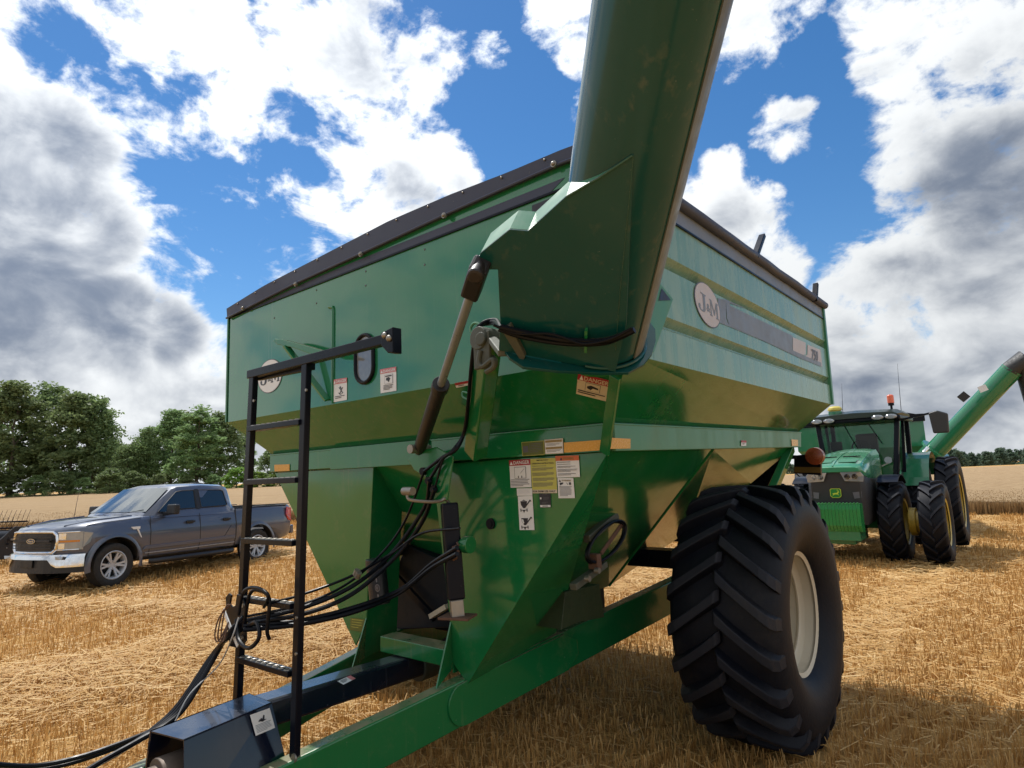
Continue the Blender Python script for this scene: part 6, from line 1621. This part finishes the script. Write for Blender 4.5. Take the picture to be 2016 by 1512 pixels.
for i, (H, Wd, zb, nc, nl, sz, mt__) in enumerate(((15, 9, 1.6, 120, 85, .24, LEAF), (13, 10, 1.0, 120, 85, .24, LEAF), (16, 7.5, 2.5, 100, 80, .24, LEAF), (10, 8, .4, 90, 80, .22, LEAF), (5, 5, .1, 50, 90, .17, LEAF2))):
    cm, cs = crown_mesh('crown', H, Wd, zb, nc, nl, sz, 20+i, mt__); kinds.append((cm, trunk_mesh(H, zb, .26 if H > 8 else .1, cs, i), H, Wd))
def tree(name, kind, pos, h, label, group, rot=0, wsc=1., cat='tree', sink=0):
    cm, tm_, H, Wd = kinds[kind]; s = h/H
    root = empty(name, (pos.x, pos.y, tz(pos.x, pos.y)-sink), None, (0, 0, rot)); root.scale = (s*wsc, s*wsc, s)
    for nm, me in (('trunk', tm_), ('crown', cm)):
        o = bpy.data.objects.new(nm, me); COL.objects.link(o); o.parent = root
    return tag(root, label, cat, group)
def far_at(u, D_): return V((CAM.x, CAM.y, 0))+RH*((u-1008)/FPX*D_*1.0)+FH*D_
def horizon_v(u): return 756+FPX*math.tan(PITCH)+(u-1008)*math.tan(ROLL)
# (photo column, distance, top row in the photo, kind, width factor, label)
rowL = [(-60, 92, 770, 1, 1.0, 'tall dark tree cut off by the left edge of the view'),
        (22, 88, 757, 0, 1.1, 'tall broad tree, leftmost whole crown of the treeline'),
        (88, 94, 764, 2, 1.2, 'slim tall tree with pale crown top, second from the left edge'),
        (135, 90, 778, 0, 1.1, 'dark tall tree behind the front of the pickup'),
        (178, 92, 792, 1, .85, 'tree on the right shoulder of the tall left clump'),
        (212, 100, 868, 3, .8, 'low pale tree filling the dip of the treeline'),
        (192, 105, 872, 3, .9, 'half hidden tree behind the right shoulder of the tall left clump'),
        (232, 108, 880, 1, .9, 'pale tree set back in the dip of the treeline'),
        (250, 90, 882, 3, .9, 'low round tree in the gap between the two clumps'),
        (268, 106, 872, 0, .9, 'set back tree at the left edge of the second clump'),
        (358, 104, 822, 1, 1., 'set back tree between the two highest crowns of the second clump'),
        (285, 92, 850, 1, .8, 'bushy tree starting the second clump, above the windscreen'),
        (335, 95, 812, 0, 1.0, 'tree with a high pale crown above the pickup cab'),
        (385, 90, 808, 2, 1.5, 'highest crown of the clump beside the grain cart'),
        (432, 94, 822, 1, 1.0, 'dark ivy covered tree next to the left edge of the cart'),
        (478, 100, 850, 0, .8, 'tree standing behind the left rail of the ladder'),
        (530, 96, 885, 3, .9, 'small tree seen between the ladder rails'),
        (590, 100, 880, 3, .9, 'tree mostly hidden behind the grain cart hopper')]
for k, (u, D_, vt, kd, ws, lb) in enumerate(rowL):
    p = far_at(u, D_); zt__ = CAM.z+(horizon_v(u)-vt)/FPX*D_*1.0
    h = zt__-tz(p.x, p.y)
    tree('broadleaf_tree', kd, p, h, lb, 'trees along the left field edge', k*1.3, ws*(1.15 if h < 9 else 1.))
bush = [(15, 86, 930, 'dark bush at the foot of the leftmost trees'), (70, 85, 938, 'bush under the tall trees at far left'), (118, 84, 930, 'rounded bush left of the pickup aerial'), (165, 85, 942, 'low bush behind the pickup aerial'), (215, 84, 925, 'bush below the dip of the treeline'),
        (262, 86, 930, 'bush above the pickup windscreen'), (312, 85, 935, 'bush above the pickup door'), (365, 86, 938, 'bush above the pickup cab roof'), (420, 85, 936, 'bush above the pickup rear window'), (462, 84, 925, 'bright green bush left of the ladder'), (505, 83, 932, 'bright green bush between the ladder rails'), (548, 84, 925, 'bright green bush right at the cart hopper')]
for k, (u, D_, vt, lb) in enumerate(bush):
    p = far_at(u, D_); h = CAM.z+(horizon_v(u)-vt)/FPX*D_-tz(p.x, p.y)
    tree('field_edge_bush', 4 if k > 8 else 3, p, h, lb, 'bushes along the left field edge', k*2.1, 1.5, 'bush')
# far wood beyond the crest: crowns run together into one mass
fc = []
cm = kinds[1][0]; base_co = np.zeros(len(cm.vertices)*3); cm.vertices.foreach_get('co', base_co); base_co = base_co.reshape(-1, 4, 3)
rw = np.random.default_rng(5)
def skyline(u): return np.interp(u, [1500, 1815, 1850, 1880, 1925, 1960, 2000, 2060, 2200], [915, 897, 882, 893, 890, 882, 885, 880, 880])
for k in range(110):
    u = 1540+rw.random()*640; D_ = 330+rw.random()*110; p = far_at(u, D_)
    top = skyline(u)+abs(rw.normal(0, 4.)); zt2 = CAM.z+(horizon_v(u)-top)/FPX*D_
    h = zt2-tz(p.x, p.y)
    sel = base_co[rw.choice(len(base_co), 1300, replace=False)]
    c = sel.mean(1, keepdims=True); q = (c*np.array([.95, .95, 1.])+(sel-c)*2.4)*h/13.
    a = rw.random()*6.28; ca, sa = math.cos(a), math.sin(a)
    q = np.stack([q[..., 0]*ca-q[..., 1]*sa+p.x, q[..., 0]*sa+q[..., 1]*ca+p.y, q[..., 2]+tz(p.x, p.y)], -1); fc.append(q)
fc = np.concatenate(fc).reshape(-1, 3)
fw_ = np_mesh('far_woodland', fc, np.arange(len(fc)).reshape(-1, 4), leaf_mat('far_leaf', (.06, .10, .065), (.09, .13, .085))); tag(fw_, kind='stuff')
# ------------------------------------------------------------------ harvester header at the left edge
hp0 = onZ(18, 1112, 0); hdr = empty('harvester_header', (hp0.x, hp0.y, 0)); tag(hdr, 'black harvester header with spring tines at the left edge of the view', 'harvester header')
hx = (RH*.97+FH*-.25).normalized(); hy = V((-hx.y, hx.x, 0))
hdr.rotation_euler = (0, 0, math.atan2(hx.y, hx.x))
# local +X towards the truck, end panel at x = .4
mb = MB(); pr_ = [V((.40, -.6, .22)), V((.40, -.25, .18)), V((.40, .5, .25)), V((.40, .75, .6)), V((.40, .6, .98)), V((.40, -.2, 1.05)), V((.40, -.62, .7))]
mb.prism(pr_, (-.05, 0, 0)); mb.build('end_panel', PLASTIC, hdr, bevel=.01)
mb = MB(); mb.cyl((.38, 0, .75), (-3.5, 0, .75), .16, 16); mb.box((-1.6, .45, .55), (3.9, .1, .7)); mb.build('reel_tube', BLACK, hdr)
for k in range(6):
    a = k*math.pi/3+.35; c = V((0, .42*math.cos(a), .75+.42*math.sin(a)))
    mb = MB(); mb.cyl(c+V((.45, 0, 0)), c+V((-3.5, 0, 0)), .022, 8); bat = mb.build('reel_bat', BLACK, hdr)
    mb = MB()
    for j in range(22): p = c+V((.42-j*.17, 0, 0)); mb.tube([p, p+V((.05, .05*math.cos(a), .12+.05*math.sin(a))), p+V((.12, .08*math.cos(a), .24+.08*math.sin(a)))], .006, 4)
    mb.build('tine', BLACK, bat)
mb = MB(); mb.bar((.46, -.35, .72), (.46, .55, .50), .03, .045); mb.cyl((.45, -.2, .68), (.5, -.2, .68), .05, 12); mb.build('drive_arm', STEEL, hdr)
mb = MB()
for y_, z_ in ((-.4, .5), (-.1, .9), (.3, .85), (.5, .6), (.2, .35), (-.3, .3)): mb.ball((.405, y_, z_), .02, 8, 5)
mb.build('panel_bolts', STEEL, hdr)
mb = MB(); mb.lathe([(-.1, 0), (-.1, .2), (.1, .2), (.1, 0)], 20, mat=Matrix.Translation((.1, .4, .2))); mb.build('gauge_wheel', RUBBER, hdr)
